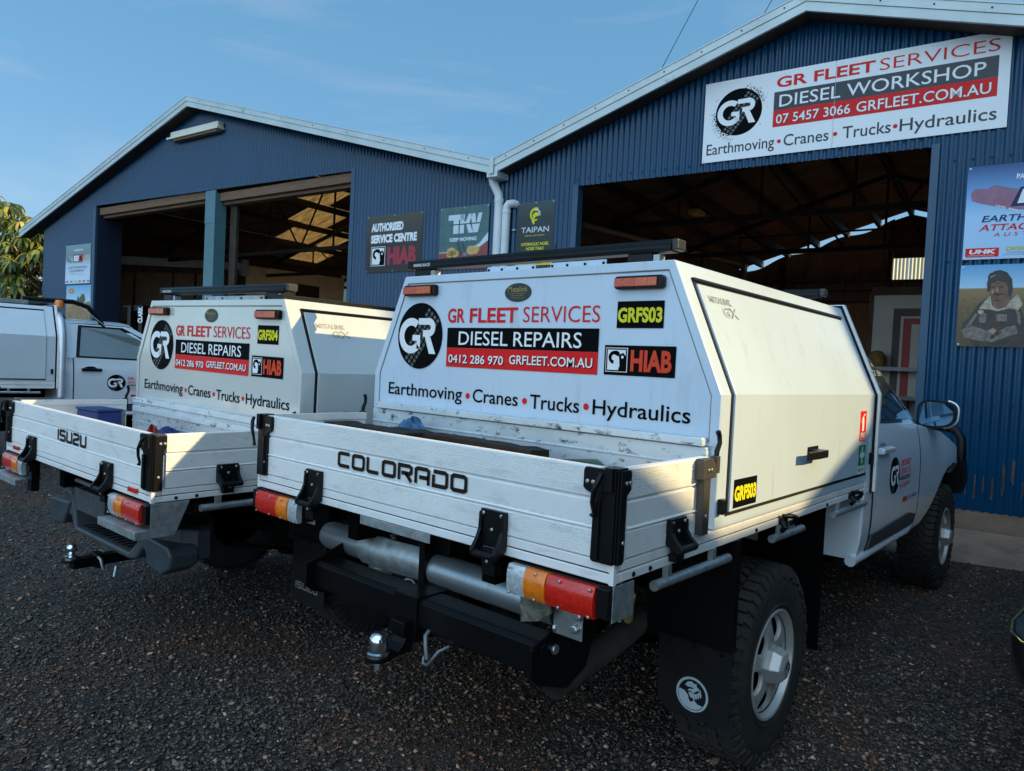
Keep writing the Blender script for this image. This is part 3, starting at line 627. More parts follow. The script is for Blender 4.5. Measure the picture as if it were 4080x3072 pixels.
def service_truck(name,label,loc,rot,P):
    W,Lf,zb,zr,zg,yc,yf,zt,zk,ins=[P[k] for k in ('W','Lf','zb','zr','zg','yc','yf','zt','zk','ins')]
    T=thing(name,label,'work ute',loc,rot,'white service trucks parked in the yard')
    mx=lambda s,x:(x if s>0 else -W-x)
    paint=P['paint']; dzt=P['dz']
    # ---- tray: deck, rails with a groove, cross bearers
    t=MB(); h=zr-zb; zm=zb+h*.46
    t.box(-W+.035,-.035,.035,Lf-.02,zr-.012,zr-.004,0)
    for (a,b,c,d) in ((-W,0,0,.04),(-W,0,Lf-.04,Lf)):
        t.box(a+.002,b-.002,c+.002,d-.002,zm+.0035,zr,0); t.box(a,b,c,d,zb,zm,0); t.box(a+.006,b-.006,c+.006,d-.006,zm-.001,zm+.005,1)
    for s in (1,-1):
        a,b=sorted((mx(s,0),mx(s,-.04)))
        t.box(a+.002,b-.002,.042,Lf-.042,zm+.0035,zr-.0007,0); t.box(a,b,.0405,Lf-.0405,zb,zm,0); t.box(a+.006,b-.006,.042,Lf-.042,zm-.001,zm+.005,1)
    for i in range(6): t.box(-W+.05,-.05,.25+i*.38,.30+i*.38,zb-.02,zr-.013,1)
    for s in (1,-1): t.box(cxm(W)+s*.36-.03,cxm(W)+s*.36+.03,.1,5.0,zb-.14,zb-.021,1)
    tray=t.build('tray',[ALU,CHASS],T,bevel=.0025)
    bt=MB()
    for s in (1,-1):
        for y in (.10,.19,.95,1.75,2.3): bt.bolt((mx(s,0),y,zb+.012),(s,0,0),.008,.005)
    fuse(tray,bt,BLKST)
    # corner angles
    for s in (1,-1): 
        ca=MB(); a,b=sorted((mx(s,.003),mx(s,-.012))); ca.box(a,b,-.003,.012,zb-.002,zr+.002); ca.build('corner_angle',ALU,tray,bevel=.001)
    # ---- tailgate and side gates
    sec=gate_section(zr+.002,zg)
    g=MB(); g.prism([(d,z) for d,z in sec],'x',-W+.055,-.055); tg=g.build('tailgate',ALU,T)
    l=MB(); nm,x0,x1,b0,hh=P['brand']; stroke_text(l,nm,x0,x1,b0,hh,REAR(-.0015)); l.build('tailgate_lettering',BADGE,tg,recalc=False)
    for c,z0,z1 in P['hinges']:
        Pm=lambda a,o,u:(a,-o,u); hm=hinge_mb(c,z0,z1,Pm).build('hinge',BLK,tg,bevel=.003); fuse(hm,hinge_bolts(c,z0,z1,Pm),BOLT)
    for s in (1,-1):
        g=MB(); ye=yc-.065; g.prism([(mx(s,-d),z) for d,z in sec],'y',.055,ye); sg=g.build('side_gate',ALU,T)
        Pm=lambda a,o,u:(mx(s,o),a,u); z0=zb+.012; hm=hinge_mb(.325,z0,z0+.128,Pm).build('hinge',BLK,sg,bevel=.003); fuse(hm,hinge_bolts(.325,z0,z0+.128,Pm),BOLT)
        # corner posts: T-shaped plates on both faces, rounded post, latch lever
        q=MB(); e=lambda x:mx(s,x)
        Tz=[(.0,zr-.004),(.0,zg-.002),(-.098,zg-.002),(-.103,zg-.012),(-.103,zg-.058),(-.092,zg-.066),(-.074,zg-.072),(-.068,zg-.085),(-.070,zr+.002),(-.064,zr-.004)]
        q.prism([(e(x),z) for x,z in Tz],'y',-.012,.010)
        Ts=[(-.0,zr-.004),(.0,zg-.002),(.045,zg-.002),(.05,zg-.01),(.05,zg-.056),(.04,zg-.064),(.028,zg-.072),(.026,zr+.002),(.022,zr-.004)]
        q.prism([(y,z) for y,z in Ts],'x',e(-.010),e(.012))
        q.box(*sorted((e(-.04),e(.006))),-.006,.04,zr-.002,zg+.003)
        q.box(*sorted((e(-.062),e(-.042))),-.020,-.010,zr+.004,zg-.085)
        q.prism([(e(-.028),zg-.06),(e(-.028),zg+.004),(e(-.004),zg+.004),(e(-.004),zg-.06)],'y',-.024,-.01)
        cp=q.build('corner_post',BLK,T,bevel=.003)
        bb=MB()
        for x,z in ((-.088,zg-.040),(-.070,zg-.040),(-.058,zr+.055)): bb.bolt((e(x),-.012,z),(0,-1,0),.0065,.004)
        for y,z in ((.022,zg-.036),(.040,zg-.036),(.018,zr+.055)): bb.bolt((e(.012),y,z),(s,0,0),.0065,.004)
        fuse(cp,bb,BOLT)
        lv=MB(); lx=-.035 if s>0 else .012
        pa=[(e(lx),-.026,zg-.012),(e(lx-.004),-.034,zg-.03),(e(lx-.014),-.040,zg-.06),(e(lx-.020),-.036,zg-.09),(e(lx-.017),-.030,zg-.118),(e(lx-.022),-.032,zg-.128)]
        lv.tube(pa,[.007,.008,.007,.006,.0055,.008],8); lv.build('latch_lever',BLK,cp,smooth=60)
        # front latch of the side gate
        f=MB(); Y0=yc-.165
        f.prism([(Y0,zg-.062),(Y0,zg-.004),(Y0+.006,zg),(Y0+.068,zg),(Y0+.088,zg-.020),(Y0+.093,zg-.062)],'x',e(.0),e(.030))
        f.box(*sorted((e(.0),e(.024))),Y0+.022,Y0+.062,zr+.012,zg-.063)
        f.box(*sorted((e(-.02),e(.010))),Y0+.066,Y0+.098,zr+.003,zg-.063)
        f.box(*sorted((e(.004),e(.028))),Y0+.095,Y0+.120,zg-.050,zg+.004)
        fl=f.build('gate_latch',mat('sunlit_black_plastic',(.05,.045,.038),.45,0,.2,9) if s>0 else BLK,T,bevel=.003)  # right latch: black plastic lightened and warmed to stand in for sunlight
        lv=MB(); lv.tube([(e(.018),Y0+.108,zg-.02),(e(.018),Y0+.112,zg+.02),(e(.020),Y0+.125,zg+.045),(e(.018),Y0+.124,zg+.068),(e(.016),Y0+.116,zg+.082)],[.007,.009,.008,.008,.009],8); lv.build('latch_lever',BLK,fl,smooth=60)
        bb=MB(); bb.bolt((e(.030),Y0+.035,zg-.035),(s,0,0),.006,.003); bb.bolt((e(.030),Y0+.055,zg-.035),(s,0,0),.006,.003); bb.bolt((e(.024),Y0+.042,zr+.07),(s,0,0),.006,.003); fuse(fl,bb,BOLT)
        # rope rails under the tray, tie-down hooks
        for (y0,y1) in P['ropes']:
            r=MB(); r.tube([(e(.0),y0,zb-.046),(e(.0),y1,zb-.050)],.0155,12)
            for yy in (y0+.08,y1-.12): r.box(*sorted((e(-.012),e(.006))),yy-.012,yy+.012,zb-.046,zb+.001)
            r.build('rope_rail',GALV,tray,smooth=50)
        for y in P['hooks']:
            k=MB(); k.box(*sorted((e(0),e(.018))),y-.028,y+.020,zb+.002,zb+.030)
            k.tube([(e(.014),y-.02,zb+.034),(e(.034),y+.01,zb+.036),(e(.040),y+.045,zb+.026),(e(.030),y+.062,zb+.010),(e(.012),y+.052,zb-.006)],.010,8)
            k.tube([(e(.016),y-.025,zb+.012),(e(.030),y-.035,zb-.004),(e(.014),y-.028,zb-.022)],.010,8); k.build('tie_hook',BLK,tray,smooth=60)
    # ---- canopy
    sct=[(0,zr+.002),(0,zk),(-ins,zt),(-W+ins,zt),(-W,zk),(-W,zr+.002)]
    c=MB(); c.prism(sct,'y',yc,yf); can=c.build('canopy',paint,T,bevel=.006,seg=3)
    zl=P['ledges'][0][0]
    rg=MB(); i_=.034; so=[(-.001,zl),(-.001,zk),(-ins-.0005,zt-.001),(-W+ins+.0005,zt-.001),(-W+.001,zk),(-W+.001,zl)]
    si=[(-i_,zl+.012),(-i_,zk-.004),(-ins-i_*.55,zt-i_),(-W+ins+i_*.55,zt-i_),(-W+i_,zk-.004),(-W+i_,zl+.012)]
    rg.ring(so,si,'y',yc-.005,yc+.004); rg.build('rear_frame',paint,can,bevel=.002)
    gv=MB(); s2=[(x*0+ (x if 1 else 0),z) for x,z in si]; i2=[(-i_-.004,zl+.016),(-i_-.004,zk-.005),(-ins-i_*.55-.003,zt-i_-.004),(-W+ins+i_*.55+.003,zt-i_-.004),(-W+i_+.004,zk-.005),(-W+i_+.004,zl+.016)]
    gv.ring(s2,i2,'y',yc-.0012,yc+.002); gv.build('frame_seam',INKS,can)
    # headboard and ledges below the rear panel
    hb=MB(); hb.box(-W+.03,-.03,yc-.030,yc-.004,zr,zl-.004)
    for z in P['seams']: hb.box(-W+.03,-.03,yc-.034,yc-.029,z-.004,z+.004)
    hd=hb.build('headboard',ALUD,T,bevel=.002)
    for z0,z1 in P['ledges']:
        q=MB(); q.box(-W+.06,-.038,yc-.048,yc-.0045,z0,z1); q.build('ledge',ALUD,hd,bevel=.003)
    q=MB()
    for k,x in enumerate((-1.52,-.94,-.35)): q.bolt((x,yc-.030,zl-.045),(0,-1,0),.010,.004)
    fuse(hd,q,BOLT)
    inc=Vector((zt-zk,0,ins)).normalized()
    def prof(d,z0,t): return [(0,z0),(d,z0),(d,zk+d*.24),(-ins*t+inc.x*d,zk+(zt-zk)*t+inc.z*d),(-ins*t,zk+(zt-zk)*t)]
    zd=P['door_z']
    for s in (1,-1):
        pm=lambda pr:[(mx(s,a),b) for a,b in pr]
        q=MB(); q.prism(pm(prof(.003,zd-.014,.880)),'y',yc+.072,yf-.100); sl=q.build('door_seal',RUB,can)
        q=MB(); q.prism(pm(prof(.010,zd,.828)),'y',yc+.086,yf-.104); dr=q.build('side_door',paint,can,bevel=.002)
        q=MB(); q.prism(pm([(-ins*.85+inc.x*.003,zk+(zt-zk)*.85+inc.z*.003),(-ins*.85+inc.x*.012,zk+(zt-zk)*.85+inc.z*.012),(-ins*.875+inc.x*.010,zk+(zt-zk)*.875+inc.z*.010),(-ins*.875,zk+(zt-zk)*.875)]),'y',yc+.074,yf-.102); q.build('drip_rail',BLK,can)
        q=MB(); Y=yc+.60+.2
        e=lambda x:mx(s,x); zc=P['handle_z']
        q.box(*sorted((e(.010),e(.016))),Y+.02,Y+.14,zc-.028,zc+.028)
        q.box(*sorted((e(.010),e(.056))),Y+.035,Y+.115,zc-.014,zc+.016)
        q.prism([(e(.044),Y-.085),(e(.058),Y-.085),(e(.066),Y+.0),(e(.066),Y+.115),(e(.050),Y+.115),(e(.050),Y+.0)],'z',zc-.016,zc+.016)
        q.build('door_handle',BLK,dr,bevel=.004)
        q=MB(); q.box(*sorted((e(0),e(.022))),yc+.010,yc+.040,zr+.055,zr+.105); q.build('door_stop',BLK,can,bevel=.003)
        q=MB(); q.box(*sorted((e(0),e(.020))),yf-.05,yf-.025,zr+.09,zr+.15); q.build('door_stop',BLK,can,bevel=.003)
    # front frame hoop
    q=MB(); o_=[(.022,zb),(.022,zk+.004),(-ins+.012,zt+.02),(-W+ins-.012,zt+.02),(-W-.022,zk+.004),(-W-.022,zb)]; n_=[(-.03,zb+.01),(-.03,zk-.01),(-ins-.03,zt-.03),(-W+ins+.03,zt-.03),(-W+.03,zk-.01),(-W+.03,zb+.01)]
    q.ring(o_,n_,'y',yf+.012,yf+.042); q.build('front_hoop',ALU,T,bevel=.004)
    q=MB(); q.ring([(x*.985-.012,z-.006) for x,z in o_],n_,'y',yf+.0005,yf+.0115); q.build('hoop_seal',RUB,T)
    # roof bars
    for yb,x0,x1 in P['bars']:
        q=MB(); zz=zt+.045
        q.prism([(yb-.028,zz),(yb-.034,zz+.012),(yb-.034,zz+.022),(yb-.029,zz+.026),(yb-.030,zz+.034),(yb-.022,zz+.044),(yb+.022,zz+.046),(yb+.034,zz+.030),(yb+.034,zz+.010),(yb+.028,zz)],'x',x0,x1)
        b=q.build('roof_bar',BLK,T,bevel=.002)
        for xx,sg in ((x0,-1),(x1,1)):
            q=MB(); a,bb=sorted((xx,xx+sg*.026)); q.box(a,bb,yb-.030,yb+.034,zz+.004,zz+.044); q.build('end_cap',mat('sunlit_end_cap',(.030,.030,.030),.35,.2,.1,8) if sg>0 else BLK,b,bevel=.006)  # right cap greyer than the left, sunlight put into its colour
        for xf in (x0+.08,x1-.13):
            q=MB(); q.box(xf-.052,xf+.052,yb-.025,yb+.025,zt+.0005,zz-.0005); q.build('bar_foot',BLK,b,bevel=.003)
            q=MB(); q.box(xf+.0525,xf+.080,yb-.02,yb+.02,zt+.0005,zz-.006); q.build('foot_bracket',GALV,b,bevel=.002)
        if P.get('maker') and yb<1.2:
            q=MB(); letters(q,P['maker'],x0+.03,x0+.145,zz+.012,.014,REAR(yb-.0352),.012); q.build('bar_lettering',INKW,b,recalc=False)
    for x0,x1,z1 in P['plates']:
        q=MB(); q.box(x0,x1,yc+.07,yc+.076,zt+.0005,zt+z1); q.box(x0,x1,yc+.0765,yc+.12,zt+.0005,zt+.006)
        for u in (.04,.32,.64,.96): q.bolt((x0+(x1-x0)*u,yc+.07,zt+z1*.55),(0,-1,0),.006,.004,1)
        q.build('roof_plate',[paint if P['plates_white'] else GALV,BLKST],T,bevel=.001)
    # ---- rear decals
    Lf_=lambda k:REAR(yc-.0012-.0012*k)
    ox,oz=P['ox'],P['oz']; rc=lambda mb,a,b,c_,d,k,mi:rect2(mb,a+ox,b+ox,c_+oz,d+oz,Lf_(k),mi)
    tx=lambda mb,s_,a,b,z,h,k,bold,mi,**kw:letters(mb,s_,a+ox,b+ox,z+oz,h,Lf_(k),bold,mi=mi,**kw)
    if P['signed']:
        gr_badge(can,(-1.475+ox,1.630+oz),.151,.151,Lf_)
        m=MB()
        tx(m,'GR',-1.295,-1.190,1.690,.062,1,.022,0); tx(m,'FLEET',-1.160,-.889,1.690,.062,1,.022,0); tx(m,'SERVICES',-.861,-.490,1.692,.061,1,-.004,0)
        rc(m,-1.293,-.490,1.581,1.668,1,1); rc(m,-1.293,-.490,1.497,1.5805,1,2)
        tx(m,'DIESEL',-1.220,-.936,1.594,.058,2,.004,3); tx(m,'REPAIRS',-.905,-.566,1.594,.058,2,.004,3)
        for k,mi,o in ((2,1,.003),(3,3,0)):
            tx(m,'0412 286 970',-1.277+o,-.955+o,1.515-o,.036,k,.012,mi); tx(m,'GRFLEET.COM.AU',-.922+o,-.512+o,1.521-o,.036,k,.012,mi)
        for s_,a,b,z in (('Earthmoving',-1.678,-1.185,1.353),('Cranes',-1.121,-.867,1.352),('Trucks',-.803,-.563,1.349),('Hydraulics',-.502,-.106,1.350)): tx(m,s_,a,b,z,.056,1,.008,1)
        for x in (-1.151,-.832,-.532): disc2(m,(x+ox,1.376+oz),.0125,.0125,Lf_(1),20,2)
        m.build('rear_lettering',[INKR,INKK,INKR,INKW],can,recalc=False)
        m=MB(); rc(m,-.416,-.226,1.670,1.766,1,0); tx(m,P['unit'],-.412,-.232,1.690,.053,2,.038,1); m.build('unit_sticker',[INKK,INKY],can,recalc=False)
        m=MB(); rc(m,-.461,-.172,1.500,1.608,1,0); crane_emblem(m,-.454+ox,-.362+ox,1.511+oz,1.599+oz,Lf_,0,1); 
        tx(m,'HIAB',-.349,-.186,1.516,.076,2,.040,2); m.build('crane_maker_sticker',[INKK,INKW,INKO],can,recalc=False)
        m=MB(); disc2(m,(-.894+ox,1.812+oz),.071,.038,Lf_(1),36,0); tx(m,'Metalink',-.945,-.843,1.815,.022,2,.002,1)
        for z,a in ((1.806,.04),(1.797,.03),(1.788,.036)): tx(m,'UTE CANOPIES' if a==.04 else '07 5445 0993' if a==.03 else 'www.metalink.net.au',-.894-a,-.894+a,z,.0045,2,.0,1)
        m.build('maker_badge',[mat('badge_black_green',(.012,.022,.02),.3,0,.1,4),INKB],can,recalc=False)
        S_=lambda k:SIDE(.0105+.001*k)
        m=MB(); rect2(m,yc+.110,yc+.307,zd+.008,zd+.106,S_(0),0); letters(m,P['unit'],yc+.118,yc+.300,zd+.030,.052,S_(1),.05,mi=1); m.build('unit_sticker',[INKK,INKY],can,recalc=False)
        # extinguisher and first-aid stickers
        ye=yf-.282; m=MB(); rect2(m,ye,ye+.106,zd+.164,zd+.313,S_(0),0)
        zf=zd+.164; poly2(m,[(ye+.036,zf+.05),(ye+.066,zf+.05),(ye+.066,zf+.105),(ye+.058,zf+.118),(ye+.044,zf+.118),(ye+.036,zf+.105)],S_(1),1)
        rect2(m,ye+.046,ye+.056,zf+.118,zf+.128,S_(1),1); poly2(m,[(ye+.046,zf+.128),(ye+.08,zf+.138),(ye+.08,zf+.130),(ye+.056,zf+.122)],S_(1),1); arc2(m,(ye+.046,zf+.098),.019,.024,90,200,S_(1),1,8)
        letters(m,'FIRE',ye+.018,ye+.092,zf+.016,.026,S_(1),.02,mi=1); letters(m,'EXTINGUISHER',ye+.012,ye+.096,zf+.005,.008,S_(1),.0,mi=1)
        m.build('fire_sticker',[INKR,INKW],can,recalc=False)
        m=MB(); rect2(m,ye,ye+.122,zd+.002,zd+.150,S_(0),1); zf=zd+.002; rect2(m,ye+.004,ye+.118,zf+.040,zf+.144,S_(1),0)
        rect2(m,ye+.050,ye+.072,zf+.052,zf+.134,S_(2),1); rect2(m,ye+.022,ye+.100,zf+.082,zf+.104,S_(2.01),1); letters(m,'FIRST AID',ye+.010,ye+.112,zf+.011,.018,S_(1),.02,mi=0)
        m.build('first_aid_sticker',[GREEN,INKW],can,recalc=False)
        Ip=lambda k:(lambda a,b:(-ins*(b-zk)/(zt-zk)+inc.x*(.011+.0008*k),a,b+inc.z*(.011+.0008*k)))
        m=MB(); zq=zt-.137
        for k,bd,mi in ((0,.040,0),(1,-.004,1)):
            letters(m,'METALINK',yc+.136,yc+.320,zq,.024,Ip(k),bd,mi=mi); letters(m,'GX',yc+.220,yc+.350,zq-.046,.038,Ip(k),bd,mi=mi)
        m.build('maker_lettering',[INKS,paint],can,recalc=False)
    # marker lamps
    for k,(x0,x1,z0,z1) in enumerate(P['markers']):
        q=MB(); q.prism([(x0,z0+.008),(x0+.008,z0),(x1-.008,z0),(x1,z0+.008),(x1,z1-.008),(x1-.008,z1),(x0+.008,z1),(x0,z1-.008)],'y',yc-.026,yc-.001)
        lo=q.build('marker_lamp',BLK,can,bevel=.003)
        a,b=(x0+.004,x1-.022) if k else (x0+.002,x1-.024); mid=(a+b)/2
        q=MB(); q.box(a,mid,yc-.033,yc-.0262,z0+.008,z1-.008); q.build('red_lens',LORG,lo,bevel=.002)
        q=MB(); q.box(mid+.0005,b,yc-.033,yc-.0262,z0+.008,z1-.008); q.build('amber_lens',mat('dull_amber_lens',(.60,.10,.015),.2,0,.3,90,bump=.1,bscale=260,coat=.5),lo,bevel=.002)
    # ---- tail lamps
    for s in (1,-1):
        q=MB(); e=lambda x:mx(s,x); z0,z1=zb-.100,zb-.006
        a,b=sorted((e(.002),e(-.345))); q.box(a,b,-.006,.045,z0+.004,z1); q.box(*sorted((e(.002),e(-.036))),-.022,-.0065,z0+.012,z1-.004)
        lp=q.build('tail_lamp',BLK,T,bevel=.003)
        def lens(nm,x0,x1,m,bul):
            r=[]
            for i in range(6):
                z=z0+.004+(z1-z0-.008)*i/5; u=abs(2*i/5-1)**3; d=-.024-bul*(1-u)
                r.append([(e(x0),-.0065,z),(e(x0-.0015 if x0>x1 else x0),d,z),(e((x0+x1)/2),d-.003,z),(e(x1),d,z),(e(x1),-.0065,z)])
            g=MB(); g.grid(r); g.face(r[0]); g.face(r[-1]); return g.build(nm,m,lp,smooth=50)
        lens('brake_lens',-.037,-.197,LRED,.010); lens('indicator_lens',-.198,-.275,LAMB,.014); lens('reversing_lens',-.276,-.342,LCLR,.008)
        q=MB()
        for x in (-.05,-.15,-.235,-.33):
            for z in (z0+.010,z1-.012): q.bolt((e(x),-.034,z),(0,-1,0),.005,.003)
        fuse(lp,q,BOLT)
        q=MB(); q.box(*sorted((e(.006),e(.003))),-.004,.10,z0+.0,z1+.003); q.box(*sorted((e(.0),e(-.35))),.047,.055,z0-.01,z1); q.build('lamp_bracket',GALV,T,bevel=.001)
    # ---- running gear
    Rw=P['R']; yw=P['yw']; yfw=P['yfw']
    for y,st in ((yw,0),(yfw,P.get('steer',0))):
        for s in (1,-1): make_wheel(T,mx(s,P['xw']),y,Rw-.004,s,Rw,ALLOY,P.get('tyre') if s>0 else None,st)
    q=MB(); q.tube([(-W+.25,yw,Rw),(-.25,yw,Rw)],.045,12); q.lathe([(.0,-.1),(.11,-.08),(.13,0),(.11,.08),(0,.1)],(-W/2,yw,Rw),(0,1,0),16); q.build('rear_axle',CHASS,T,smooth=50)
    for s in (1,-1):
        q=MB()
        for k in range(4):
            pts=[(mx(s,-.40),yw-.72+.12*k+ (1.44-.24*k)*i/10,Rw+.06+.012*k*-1+.11*((i/5-1)**2)*(1-.15*k)) for i in range(11)]
            for dx in (-.03,.03): pass
            q.grid([[(p[0]-.032,p[1],p[2]),(p[0]+.032,p[1],p[2]),(p[0]+.032,p[1],p[2]-.009),(p[0]-.032,p[1],p[2]-.009),(p[0]-.032,p[1],p[2])] for p in pts])
        q.build('leaf_spring',BLKST,T)
        # guard plate and flap behind the wheel
        yf_=yw-Rw-.045; e=lambda x:mx(s,x); q=MB()
        q.box(*sorted((e(-.33),e(.0))),yf_,yf_+.006,.565,zb-.001); q.box(*sorted((e(.0),e(.004))),yf_-.001,yf_+.040,.545,zb-.002); q.box(*sorted((e(-.33),e(-.30))),yf_+.0065,yf_+.03,.56,zb-.002)
        q.box(*sorted((e(-.33),e(.004))),yf_-.008,yf_-.0005,.535,.565); gd=q.build('mudguard',BLKST,T,bevel=.001)
        q=MB(); z0=P['flap_z']; q.prism([(e(-.27),.555),(e(.015),.555),(e(.015),z0+.02),(e(.005),z0),(e(-.22),z0),(e(-.262),z0+.03)],'y',yf_-.012,yf_-.0085); fl=q.build('mud_flap',RUB,T)
        q=MB()
        for x in (-.22,-.12,-.02): q.bolt((e(x),yf_-.012,.548),(0,-1,0),.009,.005)
        fuse(fl,q,BLKST)
        q=MB(); mpf=REAR(yf_-.0135)
        if P['flap']=='lion':
            cc=(e(-.125),.370); disc2(q,cc,.062,.062,mpf,40,0,r0=.86); lion(q,cc,.055,mpf,0)
        else: stroke_text(q,P['flap'],e(-.135)-.095,e(-.135)+.095,z0+.075,.036,mpf)
        q.build('flap_emblem',mat('pale_grey_print',(.42,.50,.52),.5,0,.1,9) if P['flap']=='lion' else mat('worn_letter_print',(.22,.20,.18),.5,0,.1,9),fl,recalc=False)
        q=MB(); q.box(*sorted((e(-.30),e(-.0))),yw+Rw+.13,yw+Rw+.134,.30,zb-.002); q.build('mudguard',CHASS,T)
    q=MB(); q.box(-W+.42,-.42,1.6,4.9,.42,.60); q.box(-W+.30,-.34,3.0,4.9,.40,.70); q.build('chassis',CHASS,T)
    P['rear'](T,P)
    make_cab(T,W,P['cab_dz'],P.get('gx',0.0),P['cab_paint'],decal=P['cab_decal'],glass=P['cab_glass'],handle_paint=P['cab_handle'])
    # bull bar
    q=MB(); dz=P['cab_dz']
    for s in (1,-1):
        e=lambda x:mx(s,x)
        q.tube([(e(-.50),5.18,1.10+dz),(e(-.30),5.16,1.165+dz),(e(-.14),5.12,1.185+dz),(e(-.05),5.10,1.165+dz),(e(-.005),5.08,1.10+dz),(e(.005),5.06,1.00+dz),(e(.0),5.05,.74+dz)],.034,10)
        q.prism([(e(-.10),.66+dz),(e(.03),.68+dz),(e(.05),.80+dz),(e(.035),.93+dz),(e(-.10),.95+dz)],'y',4.98,5.12)
    q.box(-W+.10,-.10,5.24,5.38,.62+dz,.90+dz); q.tube([(-W+.5,5.20,1.10+dz),(-.5,5.20,1.10+dz)],.034,10)
    q.build('bull_bar',BLKST,T,smooth=50)
    return T
def cxm(W): return -W/2

def rear_colorado(T,P):
    W,zb=P['W'],P['zb']
    q=MB(); q.lathe([(.0,0),(.052,.006),(.058,.03),(.058,.60),(.058,1.0),(.0,1.0)],(-1.62,.25,.74),(1,0,0),28); q.build('air_tank',mat('silver_tank',(.42,.46,.49),.38,.8,.12,5,dirt=((.16,.15,.13),.6,.85,6,(1,1,1))),T,smooth=40)
    q=MB(); q.lathe([(.0,0),(.050,.004),(.057,.03),(.057,.50),(.0,.50)],(-.85,.25,.74),(1,0,0),28); q.build('air_tank',mat('silver_tank_paint',(.44,.48,.50),.38,.8,.12,5,dirt=((.2,.15,.1),.6,.85,6,(1,1,1))),T,smooth=40)
    q=MB(); q.box(-1.075,-.705,-.004,-.001,.919,.9495); q.build('plate_bracket',GALV,T,bevel=.001)
    rows=[]
    for i in range(9):
        u=i/8; rows.append([(x,.178+.03*abs(2*u-1)**2-.012*math.sin(x*9),.690+.125*u) for x in (-1.315,-1.2,-1.1,-1.0,-.96)])
    q=MB(); q.grid(rows); q.grid([[(x,y+.003,z) for x,y,z in r] for r in rows]); q.build('number_plate_blank',GALV,T,smooth=60)
    q=MB(); q.box(-.955,-.925,.18,.24,.66,.90); q.box(-.93,-.85,.235,.245,.80,.948); q.build('plate_holder',BLKST,T,bevel=.002)
    # tow bar beam, end cheeks, receiver
    q=MB(); q.prism([(.06,.600),(.075,.585),(.165,.585),(.18,.600),(.18,.680),(.165,.695),(.075,.695),(.06,.680)],'x',-1.43,-.27)
    q.prism([(.02,.60),(.05,.575),(.20,.52),(.30,.56),(.40,.78),(.34,.80),(.10,.71),(.02,.69)],'x',-.285,-.272); q.prism([(.02,.60),(.05,.575),(.20,.52),(.30,.56),(.40,.78),(.34,.80),(.10,.71),(.02,.69)],'x',-1.445,-1.432)
    q.box(-.930,-.812,.05,.20,.545,.70); tb=q.build('tow_bar',BLKST,T,bevel=.006)
    q=MB(); q.box(-.900,-.840,.02,.13,.560,.612); q.prism([(.035,.555),(.015,.575),(.015,.615),(.06,.622),(.11,.622),(.11,.555)],'x',-.907,-.833)
    q.prism([(-.062,.505),(-.062,.519),(-.005,.521),(.02,.540),(.045,.585),(.08,.585),(.08,.545),(.05,.505)],'x',-.902,-.838)
    q.lathe([(.0,-.0),(.048,0),(.048,.016),(.0,.016)],(-.870,-.062,.504),(0,0,1),24); q.build('tow_tongue',BLKST,tb,bevel=.003)
    q=MB(); q.lathe([(.041,.0),(.041,.008),(.034,.012),(.034,.044),(.032,.058),(.025,.070),(.012,.076),(.0,.077)],(-.870,-.062,.520),(0,0,1),28); q.build('tow_ball',CHROM,tb,smooth=50)
    q=MB(); q.lathe([(.019,0),(.019,-.018),(.011,-.019),(.011,-.036),(.0,-.036)],(-.870,-.062,.504),(0,0,1),6); q.build('ball_nut',BOLT,tb)
    q=MB(); q.tube([(-.755,.06,.600),(-.75,.04,.59),(-.735,.03,.555),(-.727,.03,.520)],.008,10); q.tube([(-.675,.08,.565),(-.685,.04,.555),(-.707,.03,.52),(-.725,.03,.500),(-.745,.03,.500),(-.753,.04,.517)],.0065,10); q.build('safety_shackle',mat('dull_shackle',(.16,.17,.18),.45,.6,.2,8),tb,smooth=50)
    q=MB()
    for z in (.735,.668): q.bolt((-.270,.12,z),(1,0,0),.016,.010)
    q.box(-.272,-.165,.112,.116,.72,.83)
    for p in ((-.178,.111,.795),(-.188,.111,.755)): q.bolt(p,(0,-1,0),.014,.012)
    fuse(tb,q,BOLT)
    q=MB(); q.prism([(-.375,.82),(-.27,.83),(-.255,.79),(-.30,.755),(-.368,.735)],'y',.075,.083); q.build('checker_plate',mat('checker_plate_steel',(.20,.18,.14),.5,.6,.5,30,bump=.3,bscale=40),T)
    q=MB(); q.tube([(-.345,.22,.500),(-.34,.55,.545),(-.40,1.0,.57),(-.55,1.8,.58)],[.048,.046,.045,.045],18,caps=False); q.build('exhaust_pipe',mat('exhaust_steel',(.10,.085,.07),.6,.5,.3,8),T,smooth=50)
    q=MB(); q.tube([(-.020,.13,.895),(-.030,.14,.86),(-.055,.18,.80)],.014,10); q.box(-.095,-.040,.06,.11,.835,.905); q.build('spring_hanger',mat('ochre_bracket',(.30,.20,.07),.6,.2,.3,12),T,bevel=.004)

